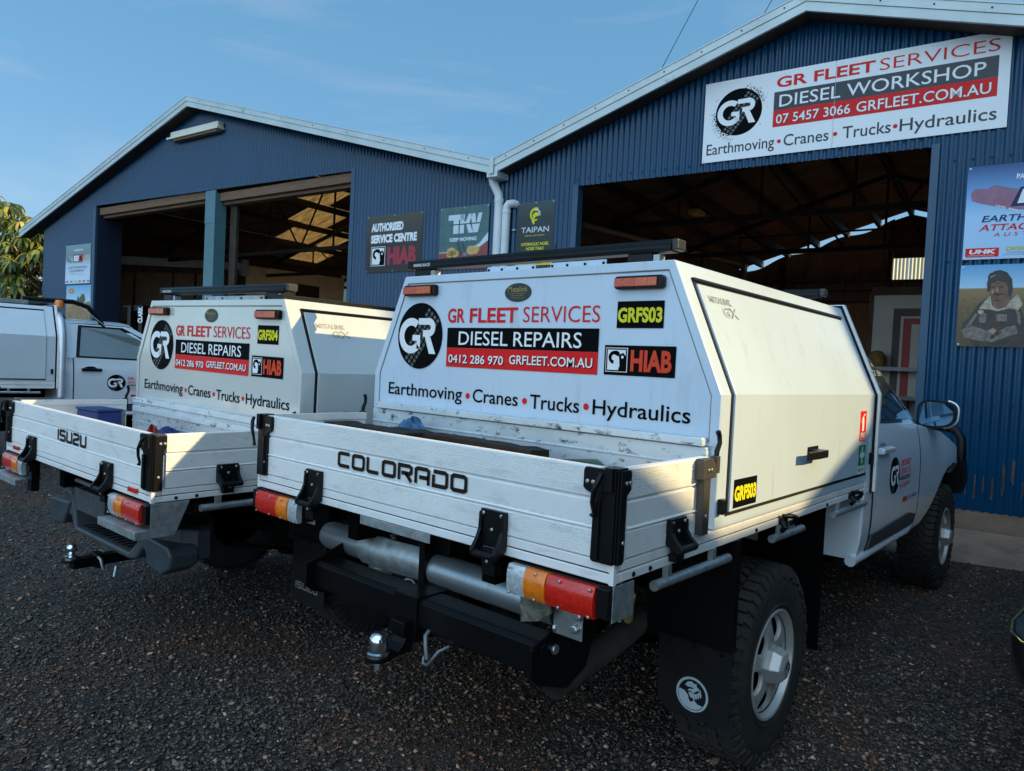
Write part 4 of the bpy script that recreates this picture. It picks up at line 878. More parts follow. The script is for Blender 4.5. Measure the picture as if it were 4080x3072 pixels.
def rear_stepbumper(T,P):
    W,zb=P['W'],P['zb']; z=.0
    def sweep(name,secs,m,bev=.006):
        q=MB(); n=len(secs[0]); 
        for a,b in zip(secs,secs[1:]): q.add(a+b,[(i,(i+1)%n,n+(i+1)%n,n+i) for i in range(n)])
        q.face(secs[0]); q.face(secs[-1]); return q.build(name,m,T,bevel=bev)
    S=lambda x,y0,y1,z0,z1:[(x,y0,z0),(x,y1,z0),(x,y1,z1),(x,y0,z1)]
    cx=-W/2
    half=[(.71,.30,.36,.55,.680),(.66,.24,.40,.57,.690),(.56,.19,.46,.56,.690),(.43,.175,.48,.56,.690),(.375,.172,.5,.50,.58),(.325,.160,.52,.492,.526)]
    secs=[S(cx-p[0],*p[1:]) for p in half]+[S(cx+p[0],*p[1:]) for p in half[::-1]]
    b=sweep('step_bumper',secs,BUMPG,.012)
    q=MB()
    for i in range(12): q.box(cx-.29+.053*i-.005,cx-.29+.053*i+.005,.19,.44,.5265,.530)
    for s in (-1,1):
        for i in range(5): x=cx+s*(.46+.045*i); q.box(x-.005,x+.005,.22,.44,.6905,.693)
    q.build('tread_ribs',INKK,b)  # raised black tread ribs on the step and wings
    SK=mat('grey_bumper_skirt',(.045,.058,.070),.45,0,.15,8)
    for s in (-1,1):
        q=MB(); q.prism([(cx+s*.42,.640),(cx+s*.70,.625),(cx+s*.735,.59),(cx+s*.72,.53),(cx+s*.65,.490),(cx+s*.52,.500)],'y',.165,.30); q.build('bumper_skirt',SK,b,bevel=.012)
    q=MB(); q.box(cx-.19,cx+.19,.10,.11,.655,.765); q.build('number_plate_blank',mat('dark_plate_blank',(.05,.055,.06),.5,0,.4,18),T,bevel=.002)
    q=MB(); q.box(cx-.03,cx+.03,.03,.4,.395,.445); q.box(cx-.045,cx+.045,.13,.17,.385,.455); q.lathe([(0,0),(.045,0),(.045,.014),(0,.014)],(cx,.03,.432),(0,0,1),20); tb=q.build('tow_bar',BLKST,T,bevel=.004)
    q=MB(); q.lathe([(.030,0),(.030,.012),(.014,.016),(.014,.030),(.020,.036),(.025,.050),(.020,.066),(.010,.073),(.0,.074)],(cx,.03,.446),(0,0,1),24); q.build('tow_ball',CHROM,tb,smooth=50)
    q=MB(); q.tube([(cx+.07,.14,.43),(cx+.09,.12,.455),(cx+.12,.12,.45),(cx+.125,.13,.40)],.007,8); q.tube([(cx+.2,.16,.43),(cx+.205,.15,.38)],.008,8); q.build('safety_shackle',GALV,tb,smooth=50)
    for s in (1,-1):
        e=lambda x:(x if s>0 else -W-x); q=MB()
        q.box(*sorted((e(.0),e(-.36))),-.06,.06,zb-.122,zb-.112); q.box(*sorted((e(.0),e(-.36))),-.064,-.0605,zb-.145,zb-.112)
        q.prism([(-.064,zb-.145),(.10,zb-.145),(.16,zb-.003),(.0,zb-.003),(.0,zb-.112),(-.064,zb-.112)],'x',e(.0),e(.005)); q.build('lamp_shelf',GALV,T,bevel=.001)
        q=MB(); q.box(*sorted((e(-.37),e(-.43))),-.01,.03,zb-.17,zb-.001); q.build('shelf_bracket',BLKST,T,bevel=.002)
        q=MB(); a,bb=sorted((e(-.125),e(-.207))); q.box(a,bb,-.010,-.0005,zb+.020,zb+.040); q.build('red_reflector',LRED,T,bevel=.002)
    q=MB(); q.tube([(cx-.27,.14,.785),(cx-.1,.12,.795),(cx+.1,.12,.79),(cx+.16,.14,.79)],.011,8); q.build('plate_light_bar',mat('dull_bar',(.16,.16,.15),.5,.4,.2,8),T,smooth=50)
def rear_plain(T,P):
    q=MB(); q.box(-P['W']+.4,-.4,.05,.18,.55,.66); q.build('tow_bar',BLKST,T,bevel=.006)

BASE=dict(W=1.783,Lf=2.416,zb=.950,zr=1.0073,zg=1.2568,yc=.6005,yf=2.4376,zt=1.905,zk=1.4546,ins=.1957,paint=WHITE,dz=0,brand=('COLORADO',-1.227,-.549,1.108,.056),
    hinges=[(-1.366,.885,1.075),(-.424,.885,1.079)],ropes=[(.22,.72),(1.11,1.44),(1.84,2.36)],hooks=[1.20,2.10],ledges=[(1.284,1.311)],seams=[1.222,1.120],door_z=1.062,handle_z=1.213,
    bars=[(.71,-1.655,-.258),(2.30,-1.64,-.26)],maker='RHINO-RACK',plates=[(-1.138,-.869,.030),(-.791,-.524,.030)],plates_white=True,ox=0,oz=0,signed=True,unit='GRFS03',
    markers=[(-1.573,-1.363,1.811,1.860),(-.421,-.224,1.807,1.853)],R=.392,yw=1.219,yfw=4.615,xw=0.0,tyre='THOMPSON',flap='lion',flap_z=.285,rear=rear_colorado,cab_dz=0.0,cab_paint=SILV,cab_decal='right',cab_glass=GLASS,cab_handle=SILV)
PEARL = mat('pearl_canopy_paint',(.62,.63,.60),.16,.15,.04,2.5,dirt=((.45,.43,.38),.64,.9,5,(1,1,.5)),coat=.7)
near=service_truck('utility_truck','nearest white service truck, unit GRFS03, sunlit canopy side and COLORADO tailgate',(0,0,0),(0,0,0),dict(BASE))
P2=dict(BASE); P2.update(zb=.878,zr=.930,zg=1.160,yc=.694,yf=2.53,zt=1.788,zk=1.428,ins=.175,paint=PEARL,brand=('ISUZU',-1.038,-.681,1.020,.057),hinges=[(-1.372,.815,1.000),(-.423,.815,.992)],
    ropes=[(.21,.75),(1.15,1.5)],ledges=[(1.147,1.180),(1.093,1.128)],seams=[1.03],door_z=.99,handle_z=1.12,bars=[(.80,-1.66,-.30),(2.35,-1.6,-.3)],plates=[(-1.10,-.475,.028)],plates_white=False,ox=.012,oz=-.112,unit='GRFS04',
    markers=[(-1.590,-1.370,1.697,1.745),(-.401,-.190,1.684,1.732)],tyre=None,flap='ISUZU',flap_z=.215,rear=rear_stepbumper,R=.37,yw=1.30,yfw=4.5,xw=-.03)
mid=service_truck('utility_truck','middle white service truck, unit GRFS04, with ISUZU tailgate and grey step bumper',(-2.019,-.346,0),(0,.012,.031),P2)
q=MB(); q.box(-.33,-.245,.72,2.50,1.7885,1.815); q.build('roof_side_rail',BLK,mid,bevel=.003)
P3=dict(BASE); P3.update(gx=.15,zb=.96,zr=1.045,zg=1.29,yf=2.30,zt=1.945,zk=1.585,ins=.16,paint=SILVC,brand=('ISUZU',-1.038,-.681,1.15,.05),bars=[(.8,-1.65,-.26)],plates=[],signed=False,unit='GRFS02',markers=[],tyre=None,flap='ISUZU',flap_z=.25,
    rear=rear_plain,cab_dz=.045,cab_decal='early',cab_glass=GLASSL,cab_handle=BLK,handle_z=1.3,door_z=1.075,hooks=[],ledges=[(1.32,1.35)],oz=.03,ropes=[(1.2,1.6),(1.75,2.15)])
far=service_truck('utility_truck','silver service truck at the left edge with amber beacon and chrome hoop behind its cab',(-8.80,-.97,0),(0,0,0),P3)
q=MB()
for s in (1,-1):
    e=lambda x:(x if s>0 else -P3['W']-x)
    q.tube([(e(.03),2.36,.86),(e(.03),2.36,1.45),(e(.01),2.36,1.62),(e(-.06),2.36,1.78),(e(-.17),2.36,1.86),(e(-.40),2.36,1.88)],.046,14)
q.tube([(-.40,2.36,1.88),(-P3['W']+.40,2.36,1.88)],.046,14)
hoop=q.build('hoop_bar',mat('satin_tube',(.66,.68,.70),.38,.6,.08,5),far,smooth=50)
q=MB(); q.box(.05,.06,2.31,2.40,.98,1.40); q.build('hoop_bracket',ALU,far,bevel=.003)
q=MB(); q.lathe([(.052,0),(.052,.05),(.048,.075),(.035,.09),(0,.092)],(-.20,2.38,1.945),(0,0,1),20); q.build('beacon',LAMB,far,smooth=40)
q=MB(); q.tube([(-.25,2.0,2.02),(-.25,2.55,2.03),(-.25,2.72,1.98),(-.25,2.86,1.82),(-.25,2.90,1.74)],.030,10); q.tube([(-1.5,2.0,2.02),(-1.5,2.55,2.03),(-1.5,2.72,1.98),(-1.5,2.86,1.82),(-1.5,2.90,1.74)],.030,10); q.tube([(-.25,2.4,2.03),(-1.5,2.4,2.03)],.025,8); q.build('roof_rack',BLK,far,smooth=50)
q=MB(); q.box(-.5,-.17,1.25,2.05,1.955,2.0); q.build('ladder_bracket',GALV,far,bevel=.003)
q=MB(); q.tube([(-.22,2.62,1.98),(-.22,3.1,1.62)],.003,6); q.build('aerial',INKW,far)
# ------------------------------------------------------------------ ground
PHI=0.11485; YD=6.679
Fp=lambda u,n,z:Vector((u*math.cos(PHI)-n*math.sin(PHI), YD+u*math.sin(PHI)+n*math.cos(PHI), z))   # along the shed front, behind it, up
def gravel_mat(name):
    m=bpy.data.materials.new(name); m.use_nodes=True; n=m.node_tree.nodes; l=m.node_tree.links; p=n['Principled BSDF']
    t=n.new('ShaderNodeTexCoord'); p.inputs['Roughness'].default_value=.85
    def tex(kind,sc,**k):
        x=n.new(kind); x.inputs['Scale'].default_value=sc
        for a,b in k.items(): x.inputs[a].default_value=b
        l.new(t.outputs['Object'],x.inputs['Vector']); return x
    v=tex('ShaderNodeTexVoronoi',80); v2=tex('ShaderNodeTexVoronoi',150); big=tex('ShaderNodeTexNoise',.9,Detail=6,Roughness=.65); mid_=tex('ShaderNodeTexNoise',7,Detail=5)
    bw=n.new('ShaderNodeSeparateColor'); l.new(v.outputs['Color'],bw.inputs[0])
    r=n.new('ShaderNodeValToRGB'); e=r.color_ramp.elements
    for pos,c in ((.45,(.030,.023,.019)),(.72,(.085,.058,.042)),(.9,(.15,.11,.08))): 
        k=e.new(pos); k.color=(*c,1)
    e[0].color=(.012,.013,.014,1); e[-1].color=(.17,.16,.15,1); l.new(bw.outputs[0],r.inputs[0])
    r2=n.new('ShaderNodeValToRGB'); r2.color_ramp.elements[0].position=.50; r2.color_ramp.elements[1].position=.68; l.new(big.outputs['Fac'],r2.inputs[0])
    mx=n.new('ShaderNodeMix'); mx.data_type='RGBA'; mx.inputs[7].default_value=(.11,.058,.033,1)
    mm=n.new('ShaderNodeMath'); mm.operation='MULTIPLY'; mm.inputs[1].default_value=.75; l.new(r2.outputs[0],mm.inputs[0]); l.new(mm.outputs[0],mx.inputs[0]); l.new(r.outputs[0],mx.inputs[6])
    l.new(mx.outputs[2],p.inputs['Base Color'])
    ad=n.new('ShaderNodeMath'); ad.operation='ADD'; l.new(v.outputs['Distance'],ad.inputs[0]); l.new(v2.outputs['Distance'],ad.inputs[1])
    b=n.new('ShaderNodeBump'); b.inputs['Strength'].default_value=.9; b.inputs['Distance'].default_value=.012; b.invert=True; l.new(ad.outputs[0],b.inputs['Height'])
    b2=n.new('ShaderNodeBump'); b2.inputs['Strength'].default_value=.5; b2.inputs['Distance'].default_value=.06; l.new(mid_.outputs['Fac'],b2.inputs['Height']); l.new(b.outputs[0],b2.inputs['Normal']); l.new(b2.outputs[0],p.inputs['Normal'])
    return m
GROUND=gravel_mat('gravel_ground')
g=MB(); g.face([(-250,-250,-.004),(250,-250,-.004),(250,250,-.004),(-250,250,-.004)]); tag(g.build('ground',GROUND,recalc=False),kind='structure')
# loose stones, one mesh; their density follows the camera's half of the yard
def stones():
    n=190000; u=rng.random(n*8); P=[]
    x=rng.uniform(-9,4.5,n*8); y=rng.uniform(-1.5,6.2,n*8); d=np.hypot(x-1.0,y+1.6)
    trk=.5+.5*np.sin(2.9*x+.55*np.sin(.9*y)+.8)*np.cos(.7*y+.6*x)+.25*np.sin(1.7*x-2.3*y); keep=u<np.clip((1.9/np.maximum(d,.9))**1.7,0,1)*np.clip(.6+.7*trk,.40,1); x,y,d=x[keep][:n],y[keep][:n],d[keep][:n]; n=len(x)
    s=np.exp(rng.normal(math.log(.0056),.38,n)); s=np.clip(s,.0028,.017)*np.where(rng.random(n)<.012,1.8,1)
    base=np.array([(1,0,0),(-1,0,0),(0,1,0),(0,-1,0),(0,0,1),(0,0,-1),(.6,.6,.5),(-.6,.55,.45)],float)
    tri=np.array([(6,0,2),(6,2,4),(6,4,0),(0,4,3),(3,4,1),(1,4,7),(7,4,2),(7,2,1),(0,3,5),(3,1,5),(1,2,5),(2,0,5)],int)
    a=rng.uniform(0,2*math.pi,n); sc=np.stack([rng.uniform(.8,1.7,n),rng.uniform(.7,1.1,n),rng.uniform(.4,.85,n)],1)
    V=base[None]*sc[:,None]*(1+rng.uniform(-.28,.28,(n,8,3)))*s[:,None,None]
    til=rng.normal(0,.3,n); zz=V[:,:,2]+V[:,:,0]*til[:,None]
    X=V[:,:,0]*np.cos(a)[:,None]-V[:,:,1]*np.sin(a)[:,None]+x[:,None]; Y=V[:,:,0]*np.sin(a)[:,None]+V[:,:,1]*np.cos(a)[:,None]+y[:,None]; Z=zz+(s*.15)[:,None]
    co=np.stack([X,Y,Z],2).reshape(-1,3).astype('f'); idx=(tri[None]+8*np.arange(n)[:,None,None]).reshape(-1)
    me=bpy.data.meshes.new('gravel'); me.vertices.add(len(co)); me.vertices.foreach_set('co',co.ravel()); nf=len(idx)//3
    me.loops.add(len(idx)); me.loops.foreach_set('vertex_index',idx.astype('i')); me.polygons.add(nf); me.polygons.foreach_set('loop_start',np.arange(0,len(idx),3,dtype='i')); me.update(calc_edges=True)
    m=bpy.data.materials.new('loose_stone'); m.use_nodes=True; nn=m.node_tree.nodes; p=nn['Principled BSDF']; p.inputs['Roughness'].default_value=.8
    ge=nn.new('ShaderNodeNewGeometry'); lk=m.node_tree.links; tc_=nn.new('ShaderNodeTexCoord'); bn=nn.new('ShaderNodeTexNoise'); bn.inputs['Scale'].default_value=.9; bn.inputs['Detail'].default_value=6; bn.inputs['Roughness'].default_value=.65; lk.new(tc_.outputs['Object'],bn.inputs['Vector']); br=nn.new('ShaderNodeValToRGB'); br.color_ramp.elements[0].position=.46; br.color_ramp.elements[1].position=.66; lk.new(bn.outputs['Fac'],br.inputs[0]); r=nn.new('ShaderNodeValToRGB'); e=r.color_ramp.elements; e[0].color=(.016,.012,.010,1); e[1].color=(.50,.42,.34,1)
    for pos,c in ((.30,(.050,.038,.031)),(.58,(.115,.086,.066)),(.76,(.19,.118,.080)),(.88,(.14,.135,.12)),(.96,(.30,.21,.14))): k=e.new(pos); k.color=(*c,1)
    m.node_tree.links.new(ge.outputs['Random Per Island'],r.inputs[0]); bm_=nn.new('ShaderNodeMix'); bm_.data_type='RGBA'; bm_.blend_type='MULTIPLY'; bm_.inputs[7].default_value=(1.5,.90,.62,1); lk.new(br.outputs[0],bm_.inputs[0]); lk.new(r.outputs[0],bm_.inputs[6]); lk.new(bm_.outputs[2],p.inputs['Base Color'])
    me.materials.append(m); o=bpy.data.objects.new('gravel',me); COL.objects.link(o); tag(o,'loose grey and brown gravel covering the yard','gravel',kind='stuff')
stones()
# concrete apron in front of the right shed
a=MB(); pr=[(-.98,.012),(-.55,.045),(-.06,.125),(-.06,.0),(-.5,-.1),(-.98,-.1)]
rows=[[Fp(u,n_,z) for n_,z in ((-1.02+.05*math.sin(u*3.1),-.02),(-.95+.05*math.sin(u*3.1),.014),(-.55,.050),(-.045,.125))] for u in [-6+.4*i for i in range(27)]]
a.grid(rows); tag(a.build('concrete_apron',CONC),kind='structure')

# ------------------------------------------------------------------ the two sheds
PITCH_,AMP=.0762,.0125
def corr(name,u0,u1,zlo,zhi,parent,m,n=0.0,n_per=6,axis='u'):
    """vertically corrugated sheet from u0 to u1 between the heights zlo(u) and zhi(u)"""
    k=max(2,int((u1-u0)/PITCH_*n_per)); rows=[]
    for i in range(k+1):
        u=u0+(u1-u0)*i/k; d=n+AMP*math.cos(2*math.pi*u/PITCH_)
        p=(lambda z:(u,d,z)) if axis=='u' else (lambda z:(d,u,z))
        rows.append([p(zlo(u)),p(zhi(u))])
    q=MB(); q.grid(rows); return q.build(name,m,parent,smooth=180,recalc=False)
def screws(name,pts,parent,m=BLKST):
    q=MB()
    for u,z in pts: q.lathe([(.009,0),(.008,.005),(.0,.006)],(u,-AMP+.001,z),(0,-1,0),6)
    return q.build(name,m,parent)
lin=lambda a,za,b,zb:(lambda u:za+(zb-za)*(u-a)/(b-a))
const=lambda z:(lambda u:z)
def shed(label,u0,ua,u1,ze0,za,ze1,opens,zb,depth,first,oh0,oh1):
    T=thing('workshop_shed',label,'shed',(0,YD,0),(0,0,PHI),'blue workshop sheds')
    top=lambda u:(ze0+(za-ze0)*(u-u0)/(ua-u0) if u<ua else za+(ze1-za)*(u-ua)/(u1-ua))-.10
    edges=[u0]+[x for o in opens for x in (o[0],o[1])]+[u1]
    def heads(pts):
        q=MB()
        for u,z in pts: q.lathe([(.009,0),(.008,.005),(.0,.006)],(u,-AMP+.001,z),(0,-1,0),6)
        return q
    for a,b,h0,h1 in opens:
        pts=[]; u=math.ceil(a/PITCH_)*PITCH_
        while u<b: pts+=[(u,lin(a,h0,b,h1)(u)+.09)]; u+=PITCH_*2
        fuse(corr('front_cladding',a,b,lin(a,h0,b,h1),top,T,BLUEW),heads(pts),BLKST)
    for i in range(0,len(edges),2):
        pts=[]; u=math.ceil(edges[i]/PITCH_)*PITCH_
        while u<edges[i+1]:
            pts+=[(u,z) for z in (1.35,2.75,3.75)]; u+=PITCH_*2
        fuse(corr('front_cladding',edges[i],edges[i+1],const(zb),top,T,BLUEW),heads(pts),BLKST)
    # roof sheets (corrugated underside), purlins, gable barges
    for s,(a,za_,b,zb_) in enumerate(((u0-oh0,ze0+(ze0-za)/(ua-u0)*oh0,ua,za),(ua,za,u1+oh1,ze1+(ze1-za)/(u1-ua)*oh1))):
        L_=math.hypot(b-a,zb_-za_); nb=6
        holes=first['skylights'] if (first and s==0) else {}
        for k in range(nb):
            ka,kb=a+(b-a)*k/nb,a+(b-a)*(k+1)/nb; z_a,z_b=za_+(zb_-za_)*k/nb,za_+(zb_-za_)*(k+1)/nb
            segs=[(-.28,depth)]
            if k in holes:
                h=holes[k]; segs=[(-.28,h[0]),(h[1],depth)]
                rows=[]; c=int((h[1]-h[0])/PITCH_*4)
                for i in range(c+1):
                    n_=h[0]+(h[1]-h[0])*i/c; d=.008*math.cos(2*math.pi*n_/PITCH_); rows.append([(ka,n_,z_a-.02+d),(kb,n_,z_b-.02+d)])
                q=MB(); q.grid(rows); q.build('skylight',SKYL,T,recalc=False)
            for n0,n1 in segs:
                rows=[]; c=max(2,int((n1-n0)/PITCH_*4))
                for i in range(c+1):
                    n_=n0+(n1-n0)*i/c; d=.008*math.cos(2*math.pi*n_/PITCH_); rows.append([(ka,n_,z_a-.02+d),(kb,n_,z_b-.02+d)])
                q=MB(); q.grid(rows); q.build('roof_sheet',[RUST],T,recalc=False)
            q=MB(); q.box(kb-.04,kb+.04,.03,depth-.05,z_b-.20,z_b-.045); q.build('purlin',STEEL,T)
        # barge board: capping, upper fold, lower fold
        q=MB(); dz=0
        for lo,hi,nf in ((-.19,-.092,-.295),(-.090,-.005,-.305),(-.004,.012,-.312)):
            q.prism([(a,za_+lo),(b,zb_+lo),(b,zb_+hi),(a,za_+hi)],'y',nf,-.285 if lo<-.01 else -.15)
        q.prism([(a,za_-.19),(b,zb_-.19),(b,zb_-.184),(a,za_-.184)],'y',-.2845,-.26)
        bb_=q.build('barge_board',BARGE,T,bevel=.002)
        q=MB()
        for i in range(9):
            t=(i+.5)/9; q.bolt((a+(b-a)*t,-.305,za_+(zb_-za_)*t-.045),(0,-1,0),.010,.004)
        fuse(bb_,q,BLKST)
        q=MB(); q.prism([(a,za_-.183),(b,zb_-.183),(b,zb_-.178),(a,za_-.178)],'y',-.2595,-.02); q.build('eave_soffit',STEEL,T)
    # trusses
    for n_ in [3.2+3.4*i for i in range(int((depth-5.5)/3.4)+1)]:
        q=MB(); zt_=min(ze0,ze1)-.25
        q.box(u0+.1,u1-.1,n_-.04,n_+.04,zt_-.09,zt_)
        for (a,z_a,b,z_b) in ((u0,ze0,ua,za),(ua,za,u1,ze1)):
            q.prism([(a,z_a-.30),(b,z_b-.30),(b,z_b-.21),(a,z_a-.21)],'y',n_-.04,n_+.04)
        for i in range(1,6):
            t=i/6; u=u0+(u1-u0)*t; z=top(u)-.15; v=u0+(u1-u0)*min(.97,t+.085*(1 if u<ua else -1)); 
            q.tube([(u,n_,zt_-.05),(u,n_,z)],.025,6); q.tube([(v,n_,zt_-.05),(u,n_,z)],.022,6)
        q.build('roof_truss',STEEL,T)
    return T

# left shed
S1=shed('larger blue corrugated shed on the left with a double doorway and gable light',-20.20,-13.50,-5.94,4.525,6.476,4.335,[(-17.58,-9.02,4.735,4.600)],0.0,14.0,dict(skylights={1:(7.0,8.3),2:(5.6,7.8),3:(5.1,6.5),4:(3.9,5.5)}),.66,0.0)
# right shed
S2=shed('blue corrugated shed on the right with the tall doorway behind the nearest truck',-5.94,-1.89,2.15,4.335,5.620,4.385,[(-4.75,-.635,3.925,3.912)],.31,10.8,{},0.0,.25)
def side_wall(T,u,n0,n1,z0,z1,m,name='side_cladding'): return corr(name,n0,n1,const(z0),const(z1),T,m,n=u,axis='n')
# -- left shed: jambs, post, track, inside walls
q=MB(); q.box(-9.045,-8.95,-.022,.12,0,4.63); q.build('door_jamb',BLUEF,S1,bevel=.003)
q=MB(); q.box(-17.66,-17.54,-.022,.03,0,4.74); q.build('door_jamb',BLUEF,S1,bevel=.003); q=MB(); q.box(-17.60,-17.54,.031,.60,0,4.70); q.build('door_reveal',mat('navy_reveal',(.006,.014,.035),.5,0,.1,3),S1)
q=MB(); q.box(-12.99-.16,-12.99+.16,-.03,.22,0,4.60); q.box(-12.99-.166,-12.99+.166,-.036,.0,4.0,4.64); q.build('door_post',mat('teal_flashing',(.075,.17,.20),.4,0,.1,2),S1,bevel=.004)
q=MB(); q.box(-12.72,-12.52,.24,.30,0,4.5); q.build('sliding_door_edge',STEEL,S1)
q=MB()
for a,b,z in ((-17.5,-13.2,4.62),(-12.8,-9.06,4.535)): q.box(a,b,.05,.12,z-.10,z+.06); q.box(a,b,.13,.30,z-.16,z-.02)
q.build('door_track',BEAMB,S1,bevel=.004)
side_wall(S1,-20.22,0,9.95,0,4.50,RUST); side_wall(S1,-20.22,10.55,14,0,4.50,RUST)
side_wall(S1,-20.22,9.95,10.55,3.1,4.95,TRANSW,'wall_skylight')
corr('back_cladding',-20.2,-5.94,const(0),lambda u:4.3+2.05*(1-abs(u+13.2)/7.2),S1,RUST,n=14.0)
q=MB(); q.prism([(5.8,0),(5.8,4.27),(9.94,4.36),(9.94,0)],'x',-20.12,-20.06); q.build('inner_wall',IWALL,S1)
q=MB(); q.prism([(1.5,3.70),(1.5,3.93),(5.75,4.32),(5.75,4.10)],'x',-20.05,-19.98); q.box(-20.10,-19.95,5.58,5.82,3.9,4.42); q.build('inner_beam',mat('dusty_white_beam',(.42,.44,.45),.7,0,.15,3),S1)
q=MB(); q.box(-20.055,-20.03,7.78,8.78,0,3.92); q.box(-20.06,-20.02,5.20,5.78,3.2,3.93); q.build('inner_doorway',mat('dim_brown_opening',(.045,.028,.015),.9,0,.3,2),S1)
q=MB(); 
for a,b in ((1.55,2.22),(2.30,3.36),(3.42,4.05),(4.12,4.58)): q.face([(-20.06,a,2.2),(-20.06,b,2.2),(-20.06,b,3.50+.11*(b-1.6)),(-20.06,a,3.50+.11*(a-1.6))])
q.build('inner_window',mat('brown_dusty_glass',(.11,.055,.022),.25,0,.4,3),S1,recalc=False)
q=MB(); q.face([(-20.2,0,.002),(-5.94,0,.002),(-5.94,14,.002),(-20.2,14,.002)]); q.build('floor_slab',mat('oily_floor',(.20,.16,.13),.7,0,.3,2),S1)
# -- right shed
q=MB(); q.box(-4.80,-4.715,-.022,.12,.31,3.94); q.build('door_jamb',BLUEF,S2,bevel=.003)
q=MB(); q.box(-.665,-.590,-.022,.12,.31,3.935); q.build('door_jamb',BLUEF,S2,bevel=.003)
q=MB(); q.box(-.70,2.15,.0,.15,-.05,.31); q.build('plinth',CONC,S2)
q=MB(); rr=random.Random(4)
for i in range(9):
    u=math.ceil(-.42/PITCH_)*PITCH_+PITCH_*i+PITCH_*.5; z0=rr.uniform(.42,.62); h_=rr.uniform(.12,.32)
    for k in range(4):
        a=u+rr.uniform(-.010,.010); w_=rr.uniform(.004,.010); y_=-AMP-.0012; za=z0+rr.uniform(0,.1); q.face([(a-w_,y_,za),(a+w_*.6,y_,za),(a+w_*.5,y_,za+h_*rr.uniform(.4,1)),(a-w_*.7,y_,za+h_*rr.uniform(.4,1))])
q.build('rust_stains',mat('rust_streak',(.10,.07,.06),.8,0,.4,20),S2,recalc=False)
side_wall(S2,2.15,0,7.6,.31,4.36,BLUEW); side_wall(S2,2.15,7.6,10.2,3.7,4.36,BLUEW); side_wall(S2,2.15,10.2,10.8,.31,4.36,BLUEW); q=MB(); q.box(2.0,2.17,.15,10.8,-.05,.31); q.build('plinth',CONC,S2)
side_wall(S2,-5.78,.3,10.8,0,4.28,RUST,'partition')
for a,b,z0,z1 in ((7.57,10.35,3.0,4.5),): side_wall(S2,-5.70,a,b,z0,z1-.25,mat('grey_brown_sheet',(.11,.085,.06),.7,0,.2,3),'partition_sheet')
q=MB(); q.box(-5.72,-5.60,10.42,10.6,0,4.5); q.box(-5.66,-5.6,10.38,10.42,0,4.4); q.build('partition_post',mat('pale_dusty_post',(.24,.19,.13),.8,0,.2,3),S2)
def ztop2(u): return (4.335+(5.62-4.335)*(u+5.94)/4.05 if u<-1.89 else 5.62-(5.62-4.385)*(u+1.89)/4.04)
corr('back_cladding',-5.94,-2.24,const(0),lambda u:ztop2(u)-.17+.05*math.sin(u*5),S2,mat('rust_brown_sheet',(.26,.165,.10),.75,0,.25,3),n=10.7)
corr('back_cladding',-2.24,-1.57,const(0),const(3.95),S2,mat('rust_brown_low',(.22,.14,.085),.75,0,.25,3),n=10.7); corr('back_cladding',-2.24,-1.57,const(4.45),lambda u:ztop2(u)-.155,S2,RUST,n=10.7)
corr('back_cladding',-1.57,2.15,const(0),lambda u:ztop2(u)-.15,S2,RUST,n=10.7)
corr('wall_skylight',-2.24,-1.91,const(3.95),const(4.45),S2,TRANSW,n=10.705); corr('wall_skylight',-1.89,-1.57,const(3.95),const(4.45),S2,TRANSW,n=10.705)
q=MB()
for z in (3.93,3.72,3.45): q.box(-5.7,2.1,10.50,10.60,z-.05,z+.0)
for u in (-4.7,-2.26,-.9): q.box(u-.05,u+.05,10.45,10.62,0,ztop2(u)-.3)
q.build('wall_girt',STEEL,S2)
q=MB(); q.box(-1.93,2.1,6.0,6.08,0,3.08); q.build('office_wall',IWHT,S2)
q=MB(); q.box(-1.96,2.1,5.94,6.1,3.08,3.22); q.box(-2.0,-1.93,5.96,6.06,0,3.1); q.build('office_trim',RUST,S2)
q=MB(); q.box(-1.60,-.70,5.965,5.999,0,2.84); q.build('door_surround',mat('grey_door_surround',(.15,.12,.10),.7,0,.15,3),S2)
q=MB(); q.box(-1.475,-.80,5.940,5.964,0,2.70); q.build('door_frame',IWHT,S2); q=MB(); q.box(-1.43,-.85,5.915,5.939,0,2.66); rd=q.build('red_door',IRED,S2,bevel=.003)
q=MB(); q.box(-1.30,-.92,5.905,5.914,.3,2.56); q.build('door_panel',IWHT,rd)
q=MB(); q.tube([(-5.72,2.0,3.86),(-5.72,11.0,4.45)],.05,10); q.build('air_pipe',mat('pale_pipe',(.30,.24,.17),.7,0,.2,3),S2,smooth=50)
q=MB(); q.tube([(-5.6,7.0,4.43),(-1.0,7.0,4.47)],.02,8); q.tube([(-4.4,7.0,4.14),(-1.0,7.0,4.11)],.02,8); q.build('ceiling_pipe',STEEL,S2)
q=MB(); q.face([(-5.7,0.1,.315),(2.1,.1,.315),(2.1,10.7,.315),(-5.7,10.7,.315)]); q.build('floor_slab',mat('oily_floor_right',(.20,.15,.12),.7,0,.3,2),S2)
sh=thing('wall_shelf','long grey shelf with clutter in front of the white office wall in the right shed','shelf',Fp(-1.9,5.5,0),(0,0,PHI))
for z in (1.79,1.30):
    q=MB(); q.box(-.05,1.3,0,.40,z-.035,z); q.box(-.05,1.3,-.012,-.001,z-.06,z+.005); q.build('board',mat('shelf_grey',(.30,.30,.30),.5,.3,.1,5) if z>1.5 else mat('shelf_dark',(.22,.21,.20),.5,.3,.1,5),sh)
q=MB()
for x in (0,.62,1.25): q.box(x-.02,x+.02,.02,.38,.315,1.255)
q.build('upright',STEEL,sh)
